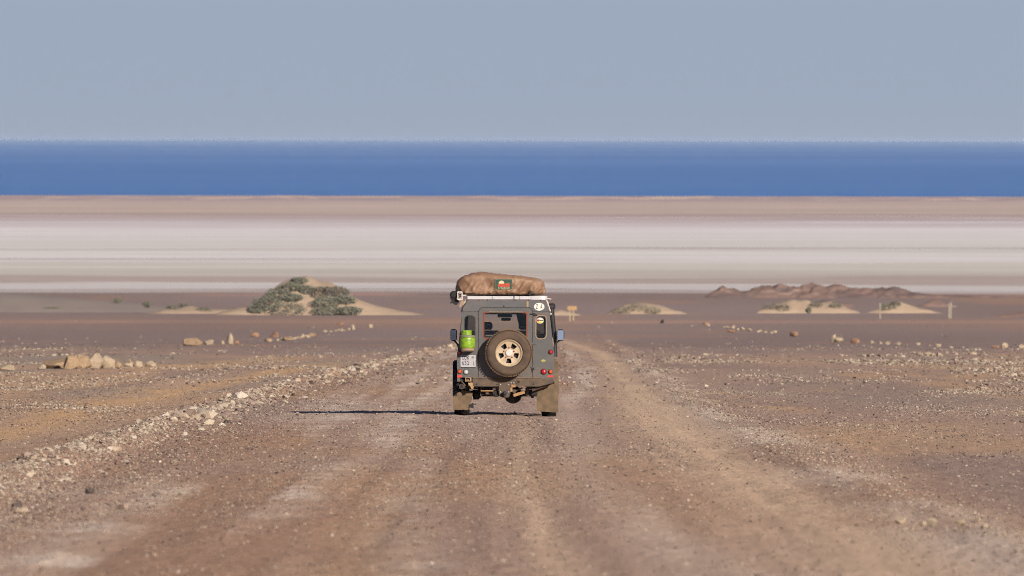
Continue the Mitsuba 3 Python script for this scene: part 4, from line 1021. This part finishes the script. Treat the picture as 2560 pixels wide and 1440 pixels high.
fr = P_[(P_[:, 0] > -.2) & (P_[:, 0] < .12) & (P_[:, 2] > 2.26) & (P_[:, 2] < 2.45) & (P_[:, 1] < .5)]
LY = float(fr[:, 1].min()) - .006
mat('mat_label', lin((54, 92, 76), K5), 0.7); mat('mat_labelred', lin((226, 96, 70), K5), 0.7)
mat('mat_labelcream', lin((240, 226, 184), K5), 0.7); mat('mat_labeledge', lin((170, 156, 126), K5), 0.8); mat('mat_labeldark', lin((176, 62, 46), K5), 0.7)
tl = lambda nm, mesh, m: scene.__setitem__(TB + '__' + nm, mikit.ply(car_place(mesh), m))
tl('label', plate(sg.box(-.19, 2.268, .108, 2.442), LY, LY + .02), 'mat_label')
labels[TB + '__label'] = {'label': 'green maker label with cream dome, red lettering and white line'}
tl('label__border', plate(sg.box(-.197, 2.261, .115, 2.449).difference(sg.box(-.188, 2.27, .106, 2.44)), LY + .001, LY + .018), 'mat_labeledge')
tl('label__emblem', cat([oval(-.078, 2.375, .05, .043, LY - .003, LY - .0005, sg.box(-.2, 2.365, .1, 2.5)), oval(-.062, 2.398, .012, .016, LY - .004, LY - .0025)]), 'mat_labelcream')
red = rrect(-.142, .072, 2.306, 2.362, .022)
for cx_, r_ in ((.035, .034), (-.11, .024)):
    red = red.union(sg.Point(cx_, 2.345).buffer(r_))
tl('label__red_field', plate(red.difference(sg.box(-.1, 2.362, .0, 2.5)), LY - .002, LY - .0005), 'mat_labelred')
tl('label__red_letters', cat([box(x, x + .012, LY - .0035, LY - .002, 2.316, 2.352) for x in np.linspace(-.125, .05, 7)]), 'mat_labeldark')
tl('label__white_letters', cat([box(x, x + w, LY - .0025, LY - .0005, 2.279, 2.279 + h) for x, w, h in ((-.134, .012, .018), (-.116, .010, .012), (-.09, .016, .022), (-.068, .012, .015), (-.05, .012, .015), (-.032, .014, .022), (-.012, .012, .015), (.006, .010, .018), (.022, .014, .015), (.042, .012, .016), (.058, .012, .015))]), 'mat_labelcream')
tl('strap', cat([box(.42, .445, LY - .004, LY + .03, 2.15, 2.24, .003)]), 'mat_black')
# ---- rolled awning along the left side of the rack
mat('mat_awning', (0.040, 0.030, 0.024), 0.9)
AW = 'awning_roll'
tag(AW, 'dark rolled awning hanging along the left side of the roof rack', 'awning')
scene[AW + '__roll'] = mikit.ply(car_place(tube([(-.925, .02, 2.165), (-.925, 2.1, 2.165)], .070, 20)), 'mat_awning', 40)
scene[AW + '__end_cap'] = mikit.ply(car_place(lathe_y([(0, -.02), (.045, -.015), (.05, .0), (.068, .012), (.072, .03)][::-1], -.925, 0, 2.165, 24)), 'mat_seat', 40)
scene[AW + '__flap'] = mikit.ply(car_place(cat([hullpts([(-.998, .03, 2.125), (-.95, .03, 2.085), (-.84, .03, 2.08), (-.83, .03, 2.035), (-.87, .03, 1.985), (-.91, .03, 1.985), (-.96, .03, 2.03)] + [(-.998, .09, 2.125), (-.95, .09, 2.085), (-.84, .09, 2.08), (-.83, .09, 2.035), (-.87, .09, 1.985), (-.91, .09, 1.985), (-.96, .09, 2.03)]), tube([(-.99, .05, 2.02), (-.93, .05, 2.035)], .010)])), 'mat_seat')
